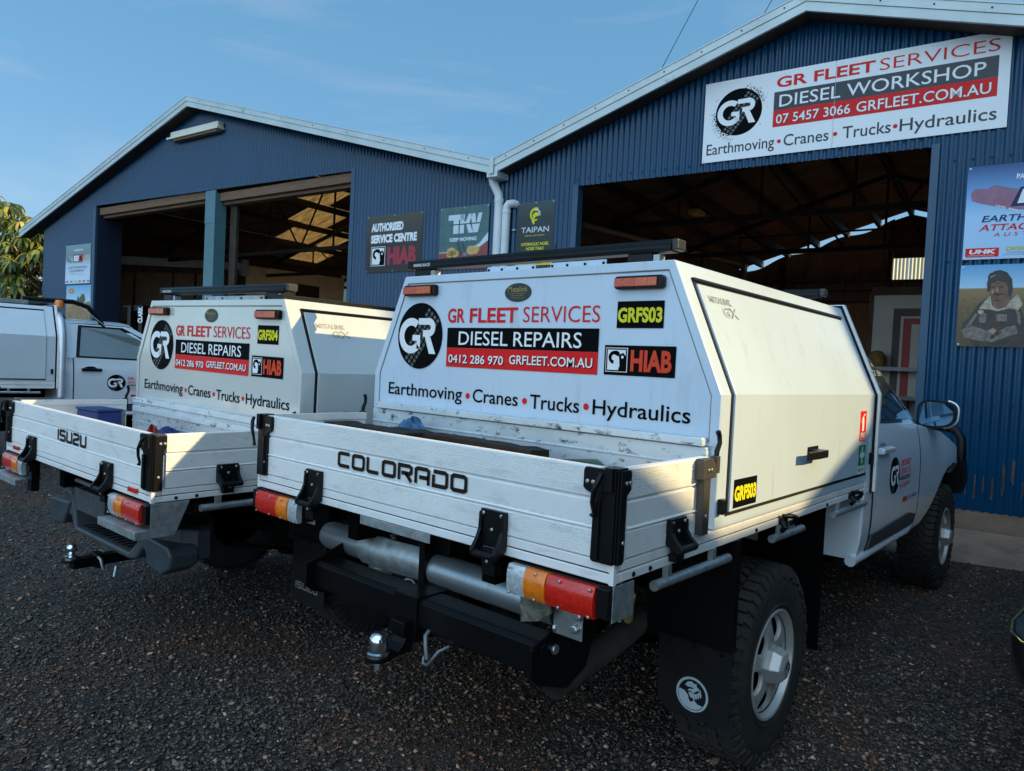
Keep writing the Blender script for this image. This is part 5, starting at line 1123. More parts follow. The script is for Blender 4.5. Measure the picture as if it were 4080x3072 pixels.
b=MB(); b.lathe([(0,0),(.11,.0),(.15,.08),(.14,.20),(.08,.27),(0,.29)],(0,0,0),(0,0,1),16); o=b.build('sack',mat('ochre_sack',(.30,.16,.05),.8,0,.4,9,bump=.5,bscale=12),None,smooth=60); o.location=Fp(-1.78,5.68,1.791); tag(o,'small ochre sack standing on the grey shelf inside the right shed','sack')
hl=thing('hanging_lamp','small yellowish lamp hanging under the dark roof of the right shed','lamp',Fp(-4.82,4.65,4.5),(0,0,PHI))
q=MB(); q.box(-.10,.10,-.18,.18,-.02,.05); q.build('reflector',mat('yellowed_reflector',(.62,.50,.12),.5,0,.1,8),hl); q=MB(); q.tube([(0,0,.051),(0,0,.2)],.008,6); q.build('cord',BLK,hl)
# -- valley gutter end and downpipes
q=MB(); q.box(-6.03,-5.85,-.30,-.02,4.10,4.22); q.box(-5.975,-5.905,-.325,-.312,4.14,4.37); q.build('valley_gutter',BARGE,S1,bevel=.004)
q=MB(); q.tube([(-6.07,-.10,4.21),(-6.06,-.10,4.10),(-6.02,-.10,4.02),(-5.955,-.09,3.90),(-5.945,-.09,3.80),(-5.945,-.09,0)],.062,18); 
for z in (3.82,4.06): q.tube([(-5.945 if z<4 else -6.045,-.09,z-.03),(-5.945 if z<4 else -6.045,-.09,z+.02)],.069,18)
dp=q.build('downpipe',PVC,S1,smooth=50)
q=MB(); q.tube([(-5.70,.05,3.765),(-5.735,-.06,3.765),(-5.775,-.09,3.755),(-5.805,-.09,3.715),(-5.81,-.09,3.66),(-5.81,-.09,0)],.058,18); q.tube([(-5.81,-.09,3.63),(-5.81,-.09,3.67)],.064,18); q.build('downpipe',PVC,S2,smooth=50)
q=MB()
for u,z in ((-5.86,3.70),(-5.73,3.40)): q.box(u-.01,u+.05,-.035,-.012,z-.012,z+.012); q.bolt((u+.04,-.035,z),(0,-1,0),.010,.01)
q.build('pipe_clip',GALV,S1)
# -- strip light on the left gable
sl=thing('strip_light','pale strip light fitting fixed under the peak of the left gable','wall light',Fp(-13.45,-.02,5.82),(0,0,PHI))
q=MB(); q.box(-.84,.80,-.13,-.0,-.01,.10); q.build('housing',mat('aged_white_metal',(.66,.64,.55),.5,0,.08,5),sl,bevel=.006)
q=MB(); q.prism([(-.0,-.012),(-.17,-.06),(-.17,-.075),(-.14,-.078),(.0,-.05)],'x',-.93,.86) if 0 else q.box(-.92,.84,-.17,.0,-.052,-.011); q.build('diffuser',mat('aged_diffuser',(.70,.66,.52),.4,0,.06,5),sl,bevel=.006)
q=MB(); q.box(-.74,.74,-.12,-.01,-.085,-.053); q.build('lamp_tray',mat('brown_lamp_tray',(.30,.19,.08),.5,0,.2,5),sl)

# ------------------------------------------------------------------ signs on the sheds (origin: lower left corner of each panel)
def sign(name,label,cat,u,z,w,h,m):
    o=thing(name,label,cat,Fp(u,-.0155,z),(0,0,PHI),'signs on the shed fronts')
    q=MB(); q.box(0,w,-.004,.0,0,h); p=q.build('panel',m,o); 
    q=MB()
    for x in (.02,w/2,w-.02):
        for y in (.02,h-.02): q.lathe([(.009,0),(.008,.004),(0,.005)],(x,-.004,y),(0,-1,0),8)
    fuse(p,q,BOLT); return o
SF=lambda k:REAR(-.0046-.0009*k)
def put(o,name,mb,mats): return mb.build(name,mats,o,recalc=False)
s=sign('workshop_sign','big white workshop sign with round emblem above the right doorway','sign',-3.045,4.02,2.995,.930,INKW)
gr_badge(s,(.405,.545),.268,.268,SF,name='emblem',splat=True)
q=MB(); letters(q,'GR FLEET',.82,1.82,.745,.118,SF(1),.024,mi=0); letters(q,'SERVICES',1.86,2.905,.745,.118,SF(1),-.006,mi=0)
rect2(q,.80,2.90,.495,.700,SF(1),1); rect2(q,.80,2.90,.310,.494,SF(1),2); letters(q,'DIESEL WORKSHOP',.86,2.80,.530,.130,SF(2),.004,mi=3)
for k,mi,o in ((2,1,.006),(3,3,0)): letters(q,'07 5457 3066',.835+o,1.60+o,.345-o,.100,SF(k),.008,mi=mi); letters(q,'GRFLEET.COM.AU',1.66+o,2.85+o,.345-o,.105,SF(k),.008,mi=mi)
for t_,a,b in (('Earthmoving',.05,.83),('Cranes',.93,1.40),('Trucks',1.54,2.00),('Hydraulics',2.08,2.91)): letters(q,t_,a,b,.085,.125,SF(1),.008,mi=1)
for x in (.88,1.465,2.04): disc2(q,(x,.145),.022,.022,SF(1),20,2)
put(s,'sign_lettering',q,[INKR,mat('navy_black_ink',(.012,.016,.024),.35,0,.1,4),INKR,INKW])
q=MB(); rect2(q,1.437,1.441,0,.93,SF(4),0); put(s,'panel_joint',q,[mat('panel_joint_grey',(.40,.41,.42),.5,0,.05,4)])
s=sign('service_sign','dark brown authorised service centre sign with red HIAB lettering','sign',-8.62,2.89,1.20,.915,grad('dark_brown_print',[(0,(.012,.011,.010)),(.45,(.016,.013,.011)),(1,(.060,.052,.038))],0,.92))
q=MB(); letters(q,'AUTHORISED',.10,.80,.655,.135,SF(1),.06,mi=0); letters(q,'SERVICE CENTRE',.10,1.09,.470,.135,SF(1),.06,mi=0)
crane_emblem(q,.115,.43,.105,.415,SF,1,0); letters(q,'HIAB',.48,1.09,.115,.285,SF(1),.06,mi=2); put(s,'sign_lettering',q,[INKW,INKK,mat('crimson_ink',(.36,.012,.035),.4,0,.05,4)])
s=sign('track_sign','teal and brick red KEEP MOVING rubber track sign beside the downpipes','sign',-7.07,2.885,.91,.925,mat('teal_print',(.055,.130,.135),.4,0,.25,4))
q=MB(); poly2(q,[(0,0),(.91,0),(.91,.40),(.72,.30),(.45,.26),(.2,.255),(0,.255)],SF(1),0); poly2(q,[(.50,.26),(.74,.30),(.91,.40),(.91,.52),(.76,.37),(.62,.31)],SF(2),1); rect2(q,0,.3,.252,.262,SF(2),1)
for pts in ([(.16,.81),(.45,.81),(.45,.73),(.36,.73),(.36,.53),(.26,.53),(.26,.73),(.16,.73)],[(.38,.53),(.46,.53),(.46,.66),(.50,.66),(.55,.53),(.63,.53),(.56,.69),(.62,.81),(.54,.81),(.49,.70),(.46,.70),(.47,.81),(.39,.81)],[(.58,.81),(.66,.81),(.68,.64),(.72,.81),(.79,.81),(.72,.53),(.63,.53)]): poly2(q,pts,SF(1),1)
rect2(q,.17,.76,.655,.672,SF(2),3); letters(q,'KEEP MOVING',.20,.70,.415,.055,SF(1),.05,mi=1)
rr=random.Random(5)
for cx_,cz_,rx_ in ((.24,.265,.09),(.31,.235,.075),(.21,.225,.06),(.62,.27,.09),(.68,.28,.085)): disc2(q,(cx_,cz_),rx_,rx_*.72,SF(3),16,2); disc2(q,(cx_,cz_),rx_*.4,rx_*.25,SF(4),12,4)
for i in range(6): rect2(q,.555+.03*i,.575+.03*i,.215,.335,SF(5),5)
poly2(q,[(.33,.40),(.37,.40),(.47,.22),(.42,.20)],SF(3),3); poly2(q,[(.42,.40),(.46,.40),(.53,.24),(.49,.22)],SF(3),3); disc2(q,(.50,.22),.035,.03,SF(4),14,6)
for i,t_ in enumerate(('Steel & rubber track and','undercarriage solutions for tracked','construction machinery')): w_=(.48,.68,.47)[i]; letters(q,t_,.45-w_/2,.45+w_/2,.155-.048*i,.026,SF(2),.01,mi=1)
put(s,'sign_lettering',q,[mat('brick_red_print',(.26,.045,.038),.4,0,.08,4),mat('pale_blue_ink',(.55,.66,.72),.35,0,.05,4),mat('ochre_print',(.55,.35,.10),.4,0,.2,9),mat('dark_teal_print',(.03,.065,.07),.4,0,.1,5),mat('brown_print',(.30,.16,.04),.4,0,.1,5),mat('tan_print',(.66,.46,.18),.4,0,.1,5),mat('steel_print',(.16,.22,.25),.4,0,.1,5)])
s=sign('hose_sign','narrow black hydraulic hose sign with yellow snake mark right of the downpipes','sign',-5.665,2.895,.60,.88,grad('dark_green_black_print',[(0,(.006,.010,.010)),(.7,(.010,.020,.022)),(1,(.030,.060,.070))],0,.9))
q=MB(); arc2(q,(.30,.70),.058,.098,60,290,SF(1),0,22,.5); arc2(q,(.31,.70),.050,.070,-20,110,SF(2),1,14); poly2(q,[(.25,.70),(.30,.73),(.36,.72),(.385,.70),(.36,.68),(.31,.67),(.27,.64)],SF(2),0); poly2(q,[(.26,.65),(.24,.61),(.27,.56),(.29,.58),(.285,.63)],SF(2),0)
letters(q,'TAIPAN',.075,.525,.455,.075,SF(1),.012,mi=1); letters(q,'Hydraulic Hose Systems',.14,.46,.405,.020,SF(1),.0,mi=0)
for i,(t_,a,b) in enumerate((('HYDRAULIC HOSE,',.085,.53),('HOSE TAILS',.165,.45),('& ADAPTORS',.145,.47))): letters(q,t_,a,b,.275-.062*i,.042,SF(1),.03,shear=.2,mi=0)
rect2(q,0,.60,.0,.075,SF(1),2); letters(q,'STOCKIST',.18,.44,.022,.032,SF(2),.02,mi=3)
rr=random.Random(2)
for i in range(7): x=.05+.08*i; poly2(q,[(x,.08),(x+.02,.08),(x+.13,.30),(x+.11,.30)],SF(.5),4)
put(s,'sign_lettering',q,[INKY,mat('silver_ink',(.50,.53,.58),.3,.3,.1,6),mat('stockist_yellow',(.75,.50,.02),.4,0,.05,4),INKK,mat('scale_print',(.016,.022,.022),.4,0,.1,4)])
def partner(label,u,z,w,h,right):
    s=sign('partner_sign',label,'sign',u,z,w,h,grad('blue_fade_print' if right else 'grey_fade_print',[(0,(.42,.62,.86)),(.45,(.40,.62,.88)),(.72,(.14,.34,.66)),(1,(.010,.050,.20))] if right else [(0,(.60,.70,.85)),(.45,(.50,.62,.74)),(.75,(.16,.24,.27)),(1,(.20,.30,.32))],0,h))
    q=MB(); X=lambda f:w*f; Z=lambda f:h*f
    letters(q,'PARTNERED WITH',X(.33),X(.70),Z(.83),Z(.055),SF(2),.03,mi=0)
    poly2(q,[(X(.30),Z(.545)),(X(.36),Z(.745)),(X(.735),Z(.745)),(X(.69),Z(.545))] if right else [(X(.31),Z(.545)),(X(.31),Z(.745)),(X(.70),Z(.745)),(X(.70),Z(.545))],SF(2),1)
    poly2(q,[(X(.335),Z(.565)),(X(.385),Z(.73)),(X(.56),Z(.73)),(X(.53),Z(.565))] if right else [(X(.325),Z(.56)),(X(.325),Z(.73)),(X(.53),Z(.73)),(X(.53),Z(.56))],SF(3),1)
    letters(q,'EE',X(.345),X(.545),Z(.575),Z(.145),SF(4),.06,shear=.28 if right else 0,mi=0); rect2(q,X(.55),X(.685),Z(.56),Z(.73),SF(3),2); letters(q,'A',X(.565),X(.675),Z(.575),Z(.14),SF(4),.04,mi=1 if right else 3)
    sh=.28 if right else 0
    if right:
        letters(q,'EARTHMOVING',X(.115),X(.80),Z(.395),Z(.068),SF(2),.015,shear=sh,mi=1); letters(q,'ATTACHMENTS',X(.100),X(.80),Z(.300),Z(.068),SF(2),.015,shear=sh,mi=2); letters(q,'AUSTRALIA',X(.20),X(.70),Z(.238),Z(.038),SF(2),.0,shear=sh,mi=2,space=1.6)
        rect2(q,X(.018),X(.245),Z(.025),Z(.120),SF(2),2); letters(q,'UHK',X(.04),X(.225),Z(.058),Z(.046),SF(3),.05,shear=.25,mi=0); letters(q,'ULTIMATE HAMMER KOREA',X(.035),X(.215),Z(.035),Z(.010),SF(3),.0,mi=0)
        letters(q,'DIGGA',X(.29),X(.46),Z(.085),Z(.040),SF(2),.05,shear=.2,mi=4); letters(q,'MACHINERY',X(.30),X(.455),Z(.058),Z(.014),SF(2),.0,shear=.2,mi=5); letters(q,'ATTACHMENTS',X(.275),X(.465),Z(.035),Z(.014),SF(2),.0,shear=.2,mi=5)
        poly2(q,[(X(.03),Z(.72)),(X(.06),Z(.76)),(X(.14),Z(.75)),(X(.20),Z(.79)),(X(.24),Z(.76)),(X(.44),Z(.68)),(X(.43),Z(.60)),(X(.46),Z(.50)),(X(.30),Z(.515)),(X(.10),Z(.60)),(X(.04),Z(.63))],SF(1),6); poly2(q,[(X(.15),Z(.765)),(X(.20),Z(.79)),(X(.24),Z(.765)),(X(.40),Z(.705)),(X(.39),Z(.685)),(X(.24),Z(.735))],SF(1.5),7); letters(q,'UHK 400S',X(.205),X(.355),Z(.555),Z(.024),SF(2),.02,slope=-.36,mi=0)
    else:
        letters(q,'EARTHMOVING',X(.13),X(.87),Z(.385),Z(.060),SF(2),.0,mi=1); letters(q,'EQUIPMENT',X(.18),X(.78),Z(.295),Z(.060),SF(2),.0,mi=1); letters(q,'AUSTRALIA',X(.22),X(.74),Z(.225),Z(.03),SF(2),-.005,mi=5,space=1.5)
        for i,mi in enumerate((7,5,4,5,2,7)): rect2(q,X(.04+.17*i),X(.14+.17*i),Z(.035),Z(.075),SF(2),mi)
        poly2(q,[(X(.02),Z(.74)),(X(.10),Z(.68)),(X(.26),Z(.58)),(X(.22),Z(.53)),(X(.05),Z(.60))],SF(1),7); disc2(q,(X(.88),Z(.67)),X(.09),Z(.06),SF(1),14,8)
    put(s,'sign_lettering',q,[INKW,INKN if right else mat('slate_ink',(.03,.06,.08),.4,0,.1,4),INKR,INKK,mat('lime_ink',(.45,.50,.03),.4,0,.05,4),mat('steel_blue_ink',(.10,.20,.30),.4,0,.05,4),mat('dull_pink_print',(.30,.12,.20),.4,0,.2,6),mat('muted_print',(.20,.15,.22),.4,0,.2,6),mat('ochre_stone_print',(.55,.38,.14),.4,0,.2,6)])
    return s
partner('blue earthmoving attachments sign at the right edge, with a pink rock breaker',-.338,2.763,1.20,.905,True)
partner('pale grey earthmoving equipment sign on the far left wall, upper of the pair',-18.94,2.945,1.22,.925,False)
# portrait poster: man in a flying helmet before a ploughed field
s=sign('portrait_poster','poster of a moustached man in leather helmet and jacket, arms folded','poster',-.345,1.915,1.20,.795,grad('field_sky_print',[(0,(.075,.040,.010)),(.45,(.13,.075,.018)),(.70,(.26,.155,.045)),(.705,(.33,.24,.10)),(.715,(.40,.62,.80)),(1,(.085,.33,.62))],0,.80,.35,.3))
q=MB(); FX=lambda k:(lambda x,y:SF(k)(.223+(x-.525)*.53,y*.955)); P=FX(1); rr=random.Random(11)
for i in range(150): x=rr.uniform(0,1.17); z=rr.uniform(0.01,.53); a=.012+.03*(1-z/.56); poly2(q,[(x,z),(x+a,z+.003),(x+a*1.3,z+.008),(x+a*.4,z+.010)],SF(.5),rr.choice((7,8)))
poly2(q,[(.36,.02),(.30,.10),(.17,.16),(.19,.24),(.30,.31),(.42,.44),(.55,.50),(.90,.50),(1.04,.42),(1.12,.28),(1.14,.0),(.40,.0)],P,0)                       # jacket
poly2(q,[(.43,.385),(.52,.47),(.60,.52),(.66,.44),(.76,.42),(.90,.47),(1.00,.53),(1.08,.43),(1.02,.37),(.88,.39),(.72,.36),(.58,.38)],FX(2),2)               # fleece collar
poly2(q,[(.60,.50),(.62,.42),(.72,.38),(.84,.40),(.90,.48),(.88,.60),(.62,.60)],FX(2.5),3)
poly2(q,[(.575,.60),(.58,.53),(.62,.47),(.69,.435),(.76,.44),(.83,.49),(.87,.56),(.87,.66),(.60,.66)],FX(3),3)                                            # face
poly2(q,[(.54,.56),(.525,.64),(.55,.715),(.62,.765),(.72,.775),(.82,.75),(.90,.68),(.92,.58),(.90,.50),(.86,.52),(.85,.60),(.80,.65),(.68,.665),(.595,.64),(.58,.56)],FX(4),1)      # helmet
poly2(q,[(.53,.70),(.56,.745),(.65,.755),(.66,.735),(.58,.715),(.55,.685)],FX(5),5); poly2(q,[(.54,.69),(.60,.70),(.66,.72),(.66,.735),(.55,.715)],FX(4.5),6)
poly2(q,[(.61,.525),(.66,.545),(.705,.535),(.75,.545),(.80,.52),(.75,.525),(.70,.515),(.65,.525)],FX(5),1); poly2(q,[(.60,.605),(.655,.612),(.655,.600),(.605,.594)],FX(5),1); poly2(q,[(.715,.612),(.78,.606),(.775,.594),(.715,.600)],FX(5),1)
poly2(q,[(.68,.60),(.70,.60),(.71,.555),(.665,.552)],FX(5),4); poly2(q,[(.60,.56),(.63,.59),(.64,.56),(.62,.53)],FX(4.8),4); poly2(q,[(.65,.47),(.70,.475),(.73,.465),(.70,.455)],FX(5),1)
for pts,mi in (([(.17,.16),(.30,.22),(.50,.18),(.68,.13),(.86,.20),(1.00,.22),(1.04,.14),(.86,.10),(.66,.05),(.44,.06),(.25,.09)],6),([(.40,.03),(.55,.11),(.74,.16),(.96,.26),(1.06,.30),(1.10,.20),(.90,.06),(.60,.0)],0),([(.58,.16),(.66,.19),(.72,.17),(.68,.13)],4),([(.62,.08),(.68,.09),(.80,.14),(.78,.16),(.66,.13)],6),([(.24,.20),(.38,.34),(.42,.33),(.30,.19)],6),([(.95,.40),(1.05,.34),(1.08,.22),(1.03,.24),(1.0,.34)],6),([(.70,.33),(.86,.33),(.87,.26),(.71,.26)],6),([(.44,.34),(.56,.34),(.54,.24),(.45,.24)],6)): poly2(q,pts,FX(6+.2*mi),mi)
disc2(q,(.46,.355),.045,.022,FX(8),16,2)
put(s,'printed_figure',q,[mat('jacket_print',(.040,.026,.018),.4,0,.5,14),mat('helmet_print',(.028,.020,.016),.4,0,.4,12),mat('fleece_print',(.42,.36,.26),.4,0,.45,30),mat('skin_shade_print',(.16,.075,.040),.4,0,.4,14),mat('skin_light_print',(.40,.22,.13),.4,0,.2,14),mat('goggle_print',(.010,.010,.010),.4,0,.1,9),mat('leather_sheen_print',(.17,.135,.11),.4,0,.6,22),mat('clod_print',(.050,.026,.008),.4,0,.3,9),mat('straw_print',(.26,.165,.05),.4,0,.3,9)])
# landscape poster under the far left sign
s=sign('landscape_poster','poster of blue sky and tan ruins on the far left wall, lower of the pair','poster',-18.86,2.0,1.22,.90,grad('ruin_sky_print',[(0,(.20,.13,.05)),(.35,(.34,.23,.10)),(.50,(.38,.27,.12)),(.56,(.46,.66,.82)),(1,(.14,.40,.68))],0,.9))
q=MB(); disc2(q,(.26,.765),.13,.065,SF(1),24,0); disc2(q,(.26,.765),.06,.03,SF(2),18,1); poly2(q,[(.52,.52),(.60,.66),(.66,.58),(.78,.70),(.90,.68),(.96,.55),(.85,.45),(.6,.46)],SF(1),2); poly2(q,[(.45,.50),(.70,.53),(.80,.46),(1.15,.52),(1.22,.40),(1.22,.0),(.05,.0),(.05,.3)],SF(.7),3); letters(q,'AUSTRALIA',.10,.42,.675,.018,SF(2),0,mi=4)
put(s,'printed_scene',q,[mat('orange_print',(.55,.18,.03),.4,0,.1,6),mat('gold_print',(.65,.42,.08),.4,0,.1,6),mat('bush_print',(.07,.075,.03),.4,0,.4,20),mat('ruin_print',(.26,.17,.07),.4,0,.4,9),INKW])
# ------------------------------------------------------------------ loads in the trays
def beam(name,label,cat,pts,w,h,m,loc,rz):
    q=MB(); L_=pts; rows=[]
    n=12
    for i in range(n+1):
        x=L_*i/n; j=lambda a:random.uniform(-a,a); rows.append([(x,-w/2+j(.003),j(.003)),(x,w/2+j(.003),j(.003)),(x,w/2+j(.004),h+j(.005)),(x,-w/2+j(.004),h+j(.005)),(x,-w/2,0)])
    q.grid(rows); q.face(rows[0][:4]); q.face(rows[-1][:4]); o=q.build(name,m,None,bevel=.004); o.location=loc; o.rotation_euler=(0,0,rz); return tag(o,label,cat)
beam('timber_beam','dark weathered timber beam lying in the tray of the nearest truck beside the blue rag','timber beam',.78,.10,.075,TIMB,(-1.36,.44,1.145),-.05)
beam('timber_sleeper','black timber sleeper in the left corner of the tray of the nearest truck','timber sleeper',.55,.16,.12,mat('black_timber',(.014,.010,.008),.85,0,.4,6,stretch=(1,10,10),bump=.3,bscale=30),(-1.74,.36,1.10),.03)
beam('packing_timber','rough packing timber under the dark beam in the nearest tray','timber',1.3,.20,.13,TIMB,(-1.55,.42,1.012),-.02)
def crumple(name,label,cat,m,c,rx,ry,rz_,seed):
    r=random.Random(seed); q=MB(); n,k=26,12; rows=[]
    ph=[r.uniform(0,6.3) for _ in range(8)]
    for i in range(k+1):
        f=math.pi/2*i/k; row=[]
        for j in range(n+1):
            t=2*math.pi*(j%n)/n; w_=1+.22*math.sin(3*t+ph[0]+2*f)+.16*math.sin(7*t+ph[1]-3*f)+.10*math.sin(13*t+ph[2]+5*f); hgt=math.sin(f)*(1+.25*math.sin(5*t+ph[3])+.15*math.sin(9*t+ph[4]))
            row.append((c[0]+rx*math.cos(f)*w_*math.cos(t),c[1]+ry*math.cos(f)*w_*math.sin(t),c[2]+rz_*hgt))
        rows.append(row)
    q.grid(rows); return tag(q.build(name,m,None,smooth=50),label,cat)
crumple('rag','crumpled blue rag on the timber in the tray of the nearest truck','rag',BLUEC,(-1.375,.49,1.205),.060,.045,.050,4)
b=MB(); b.lathe([(0,0),(.03,0),(.035,.01),(.035,.20),(.028,.22),(0,.22)],(0,0,0),(1,0,0),14); o=b.build('green_bottle',mat('dark_green_plastic',(.012,.055,.022),.35,0,.2,8),None,smooth=40); o.location=(-.475,.36,1.168); o.rotation_euler=(0,.05,1.45); tag(o,'small dark green bottle just showing above the tailgate of the nearest truck','bottle')
bx=thing('tool_box','blue steel box standing in the tray of the middle truck','tool box',(-3.65,-.10,.93),(0,0,.1))
q=MB(); q.box(0,.25,0,.14,0,.205); bo=q.build('body',BLUEB,bx,bevel=.008); q=MB(); q.box(-.05,.05,-.03,-.001,.09,.14); q.box(.06,.20,-.012,-.001,.04,.06); q.build('latch',BLUEB,bx,bevel=.004); q=MB(); q.box(-.006,.256,-.006,.146,.206,.220); q.build('lid',BLUEB,bx,bevel=.006)
q=MB(); q.box(-3.75,-3.35,.03,.33,.931,.9295) if 0 else None
crumple('tarp','crumpled dark blue tarp heaped in the tray of the middle truck','tarp',mat('blue_tarp',(.010,.030,.15),.6,0,.3,14,bump=.3,bscale=30),(-3.10,.20,.932),.22,.12,.105,9)
crumple('cloth','red cloth lying beside the blue tarp in the middle truck','cloth',mat('red_cloth',(.35,.03,.03),.8,0,.3,14),(-3.33,.20,.932),.06,.05,.10,12)
# ------------------------------------------------------------------ forklift in the left doorway
fk=thing('forklift','black forklift parked in the left shed doorway, CLARK on its mast','forklift',Fp(-15.9,.2,0),(0,0,PHI))
q=MB(); q.prism([(-.55,.35),(-.55,1.10),(-.35,1.28),(.55,1.22),(.62,.95),(.62,.30)],'x',-.55,.55) if 0 else q.box(-.62,.55,.2,1.9,.25,1.15); q.box(-.58,.50,1.5,2.2,.30,1.30); q.build('body',BLKST,fk,bevel=.05)
q=MB()
for x in (-.32,.16): q.box(x,x+.14,-.10,.06,.10,2.42)
q.box(-.32,.30,-.06,.04,2.30,2.42); q.box(-.32,.30,-.06,.04,1.1,1.22); ms_=q.build('mast',BLKST,fk,bevel=.006)
q=MB(); v=MB(); letters(q,'CLARK',0,.36,0,.19,lambda a,b:(.235-b*.0+.085-b,-.104,2.03+a),.05); q.build('mast_lettering',INKW,ms_,recalc=False)
q=MB()
for x in (-.55,.48):
    for y in (.35,1.7): q.tube([(x,y,1.1),(x,y,2.33)],.035,8)
for i in range(6): q.box(-.55,.50,.35+.25*i,.40+.25*i,2.30,2.36)
q.box(-.58,-.50,.3,1.75,2.30,2.38); q.box(.45,.53,.3,1.75,2.30,2.38); q.build('overhead_guard',BLKST,fk,bevel=.006)
q=MB(); q.tube([(-.62,-.02,2.40),(-.30,-.02,2.38)],.03,8); q.tube([(-.62,-.02,2.40),(-.66,.3,2.36)],.03,8); q.build('hose_guide',BLK,fk)
for x in (-.60,.40):
    for y,r in ((.35,.30),(1.75,.25)):
        q=MB(); q.lathe([(.12,0),(r-.02,0),(r,.03),(r,.17),(r-.02,.20),(.12,.20)],(x,y,r),(1,0,0),24,0,True); q.build('wheel',RUB,fk,smooth=40)
q=MB(); q.box(-.25,-.13,-1.1,-.09,.06,.11); q.box(.10,.22,-1.1,-.09,.06,.11); q.box(-.32,.30,-.13,-.09,.06,.60); q.build('forks',BLKST,fk,bevel=.004)
ck=thing('stacked_crate','dark crate stacked beside the forklift in the left doorway','crate',Fp(-15.25,.4,0),(0,0,PHI))
q=MB(); 
for i in range(7): q.box(-.28,.42,0,.9,.05+.33*i,.05+.33*i+.29)
for x in (-.30,.40): q.box(x,x+.04,-.02,.92,0,2.38)
q.build('slats',mat('dark_crate_timber',(.018,.016,.015),.8,0,.3,5),ck)
# ------------------------------------------------------------------ umbrella trees left of the sheds
LEAF=bpy.data.materials.new('glossy_leaf'); LEAF.use_nodes=True
_n=LEAF.node_tree.nodes; _l=LEAF.node_tree.links; _p=_n['Principled BSDF']; _p.inputs['Roughness'].default_value=.35
_g=_n.new('ShaderNodeNewGeometry'); _r=_n.new('ShaderNodeValToRGB'); _e=_r.color_ramp.elements; _e[0].color=(.014,.030,.005,1); _e[1].color=(.62,.56,.07,1)  # leaf tones also carry dark gap shade and sunlit yellow
for pos,c in ((.40,(.07,.11,.012)),(.72,(.30,.31,.035)),(.93,(.55,.34,.05))): _k=_e.new(pos); _k.color=(*c,1)
_l.new(_g.outputs['Random Per Island'],_r.inputs[0]); _l.new(_r.outputs[0],_p.inputs['Base Color'])
_t=_n.new('ShaderNodeBsdfTranslucent'); _l.new(_r.outputs[0],_t.inputs[0]); _m=_n.new('ShaderNodeMixShader'); _m.inputs[0].default_value=.25
_l.new(_p.outputs[0],_m.inputs[1]); _l.new(_t.outputs[0],_m.inputs[2]); _l.new(_m.outputs[0],_n['Material Output'].inputs[0])
def rosette(mb,c,out,R,r):
    """whorl of drooping oblong leaflets round the tip of a stalk"""
    c=Vector(c); up=(Vector(out)*.55+Vector((0,0,1))).normalized(); a=up.orthogonal().normalized(); b=up.cross(a); k=r.randint(9,13); t0=r.random()*6.3
    for i in range(k):
        t=t0+2*math.pi*i/k+r.uniform(-.12,.12); d=(a*math.cos(t)+b*math.sin(t)); L_=R*r.uniform(.8,1.1); wd=L_*.115; s=d.cross(up).normalized(); droop=r.uniform(.9,1.5)
        rows=[]
        for j in range(6):
            u=j/5; ang=-.15+droop*u; p=c+d*(L_*(.12+.88*u)*math.cos(ang*.62))-Vector((0,0,1))*(L_*math.sin(max(0,ang))*u*.75)+up*.05*R
            w_=wd*(math.sin(math.pi*min(1,.12+.88*u))**.7)*(1 if j<5 else .25); rows.append([p-s*w_+Vector((0,0,-.25*w_)),p,p+s*w_+Vector((0,0,-.25*w_))])
        mb.grid(rows)
def umbrella_tree(label,u,n,h,rad_,cnt,seed,z0=1.0):
    r=random.Random(seed); base=Fp(u,n,0); T=thing('umbrella_tree',label,'tree',base,(0,0,0),'umbrella trees beside the left shed')
    tips=[]
    for i in range(cnt):
        t=r.uniform(0,6.283); ph=math.acos(r.uniform(-.75,1)); k=r.uniform(.55,1)**.5; d=Vector((math.sin(ph)*math.cos(t),math.sin(ph)*math.sin(t),math.cos(ph)))
        c=Vector((d.x*rad_*k,d.y*rad_*k,(z0+h)/2+d.z*(h-z0)/2*k)); tips.append((c,d))
    q=MB()
    for c,d in tips: rosette(q,c,d,r.uniform(.30,.46),r)
    q.build('crown',LEAF,T,smooth=60,recalc=False)
    q=MB()
    for st in range(3):
        a=st*2.1+seed; q.tube([(0.25*math.cos(a),.25*math.sin(a),0),(.35*math.cos(a),.35*math.sin(a),h*.3),(.8*math.cos(a),.8*math.sin(a),h*.62)],[.10,.08,.05],8)
    q.build('trunk',BARK,T,smooth=60)
    q=MB()
    for c,d in tips[::2]: m_=Vector((c.x*.35,c.y*.35,c.z-.5-.2*abs(c.z-h/2))); q.tube([(c.x*.15,c.y*.15,max(.3,c.z*.55)),m_,c],[.028,.018,.010],5)
    q.build('limbs',BARK,T,smooth=60)
umbrella_tree('tall umbrella tree with yellow-green drooping leaves against the left shed corner',-23.4,1.9,5.35,2.3,420,3,.4)
umbrella_tree('rounded umbrella tree rising highest at the left edge of the picture',-26.6,1.2,6.1,2.5,420,8,.4)
umbrella_tree('darker umbrella tree standing behind the other two, beside the shed wall',-24.6,5.5,5.2,2.6,300,21,.4)
# ------------------------------------------------------------------ overhead wires
for k,(a,b,lab) in enumerate((((-7.3,10.68,5.6),(-2.9,10.68,12.6),'thin overhead wire slanting up behind the roof valley, left one of two'),((-4.75,10.68,7.0),(-1.5,10.68,12.2),'thin overhead wire behind the right roof slope near the top edge'))):
    q=MB(); q.tube([a,b],.006,6); tag(q.build('overhead_wire',BLK,None),lab,'wire','overhead wires')
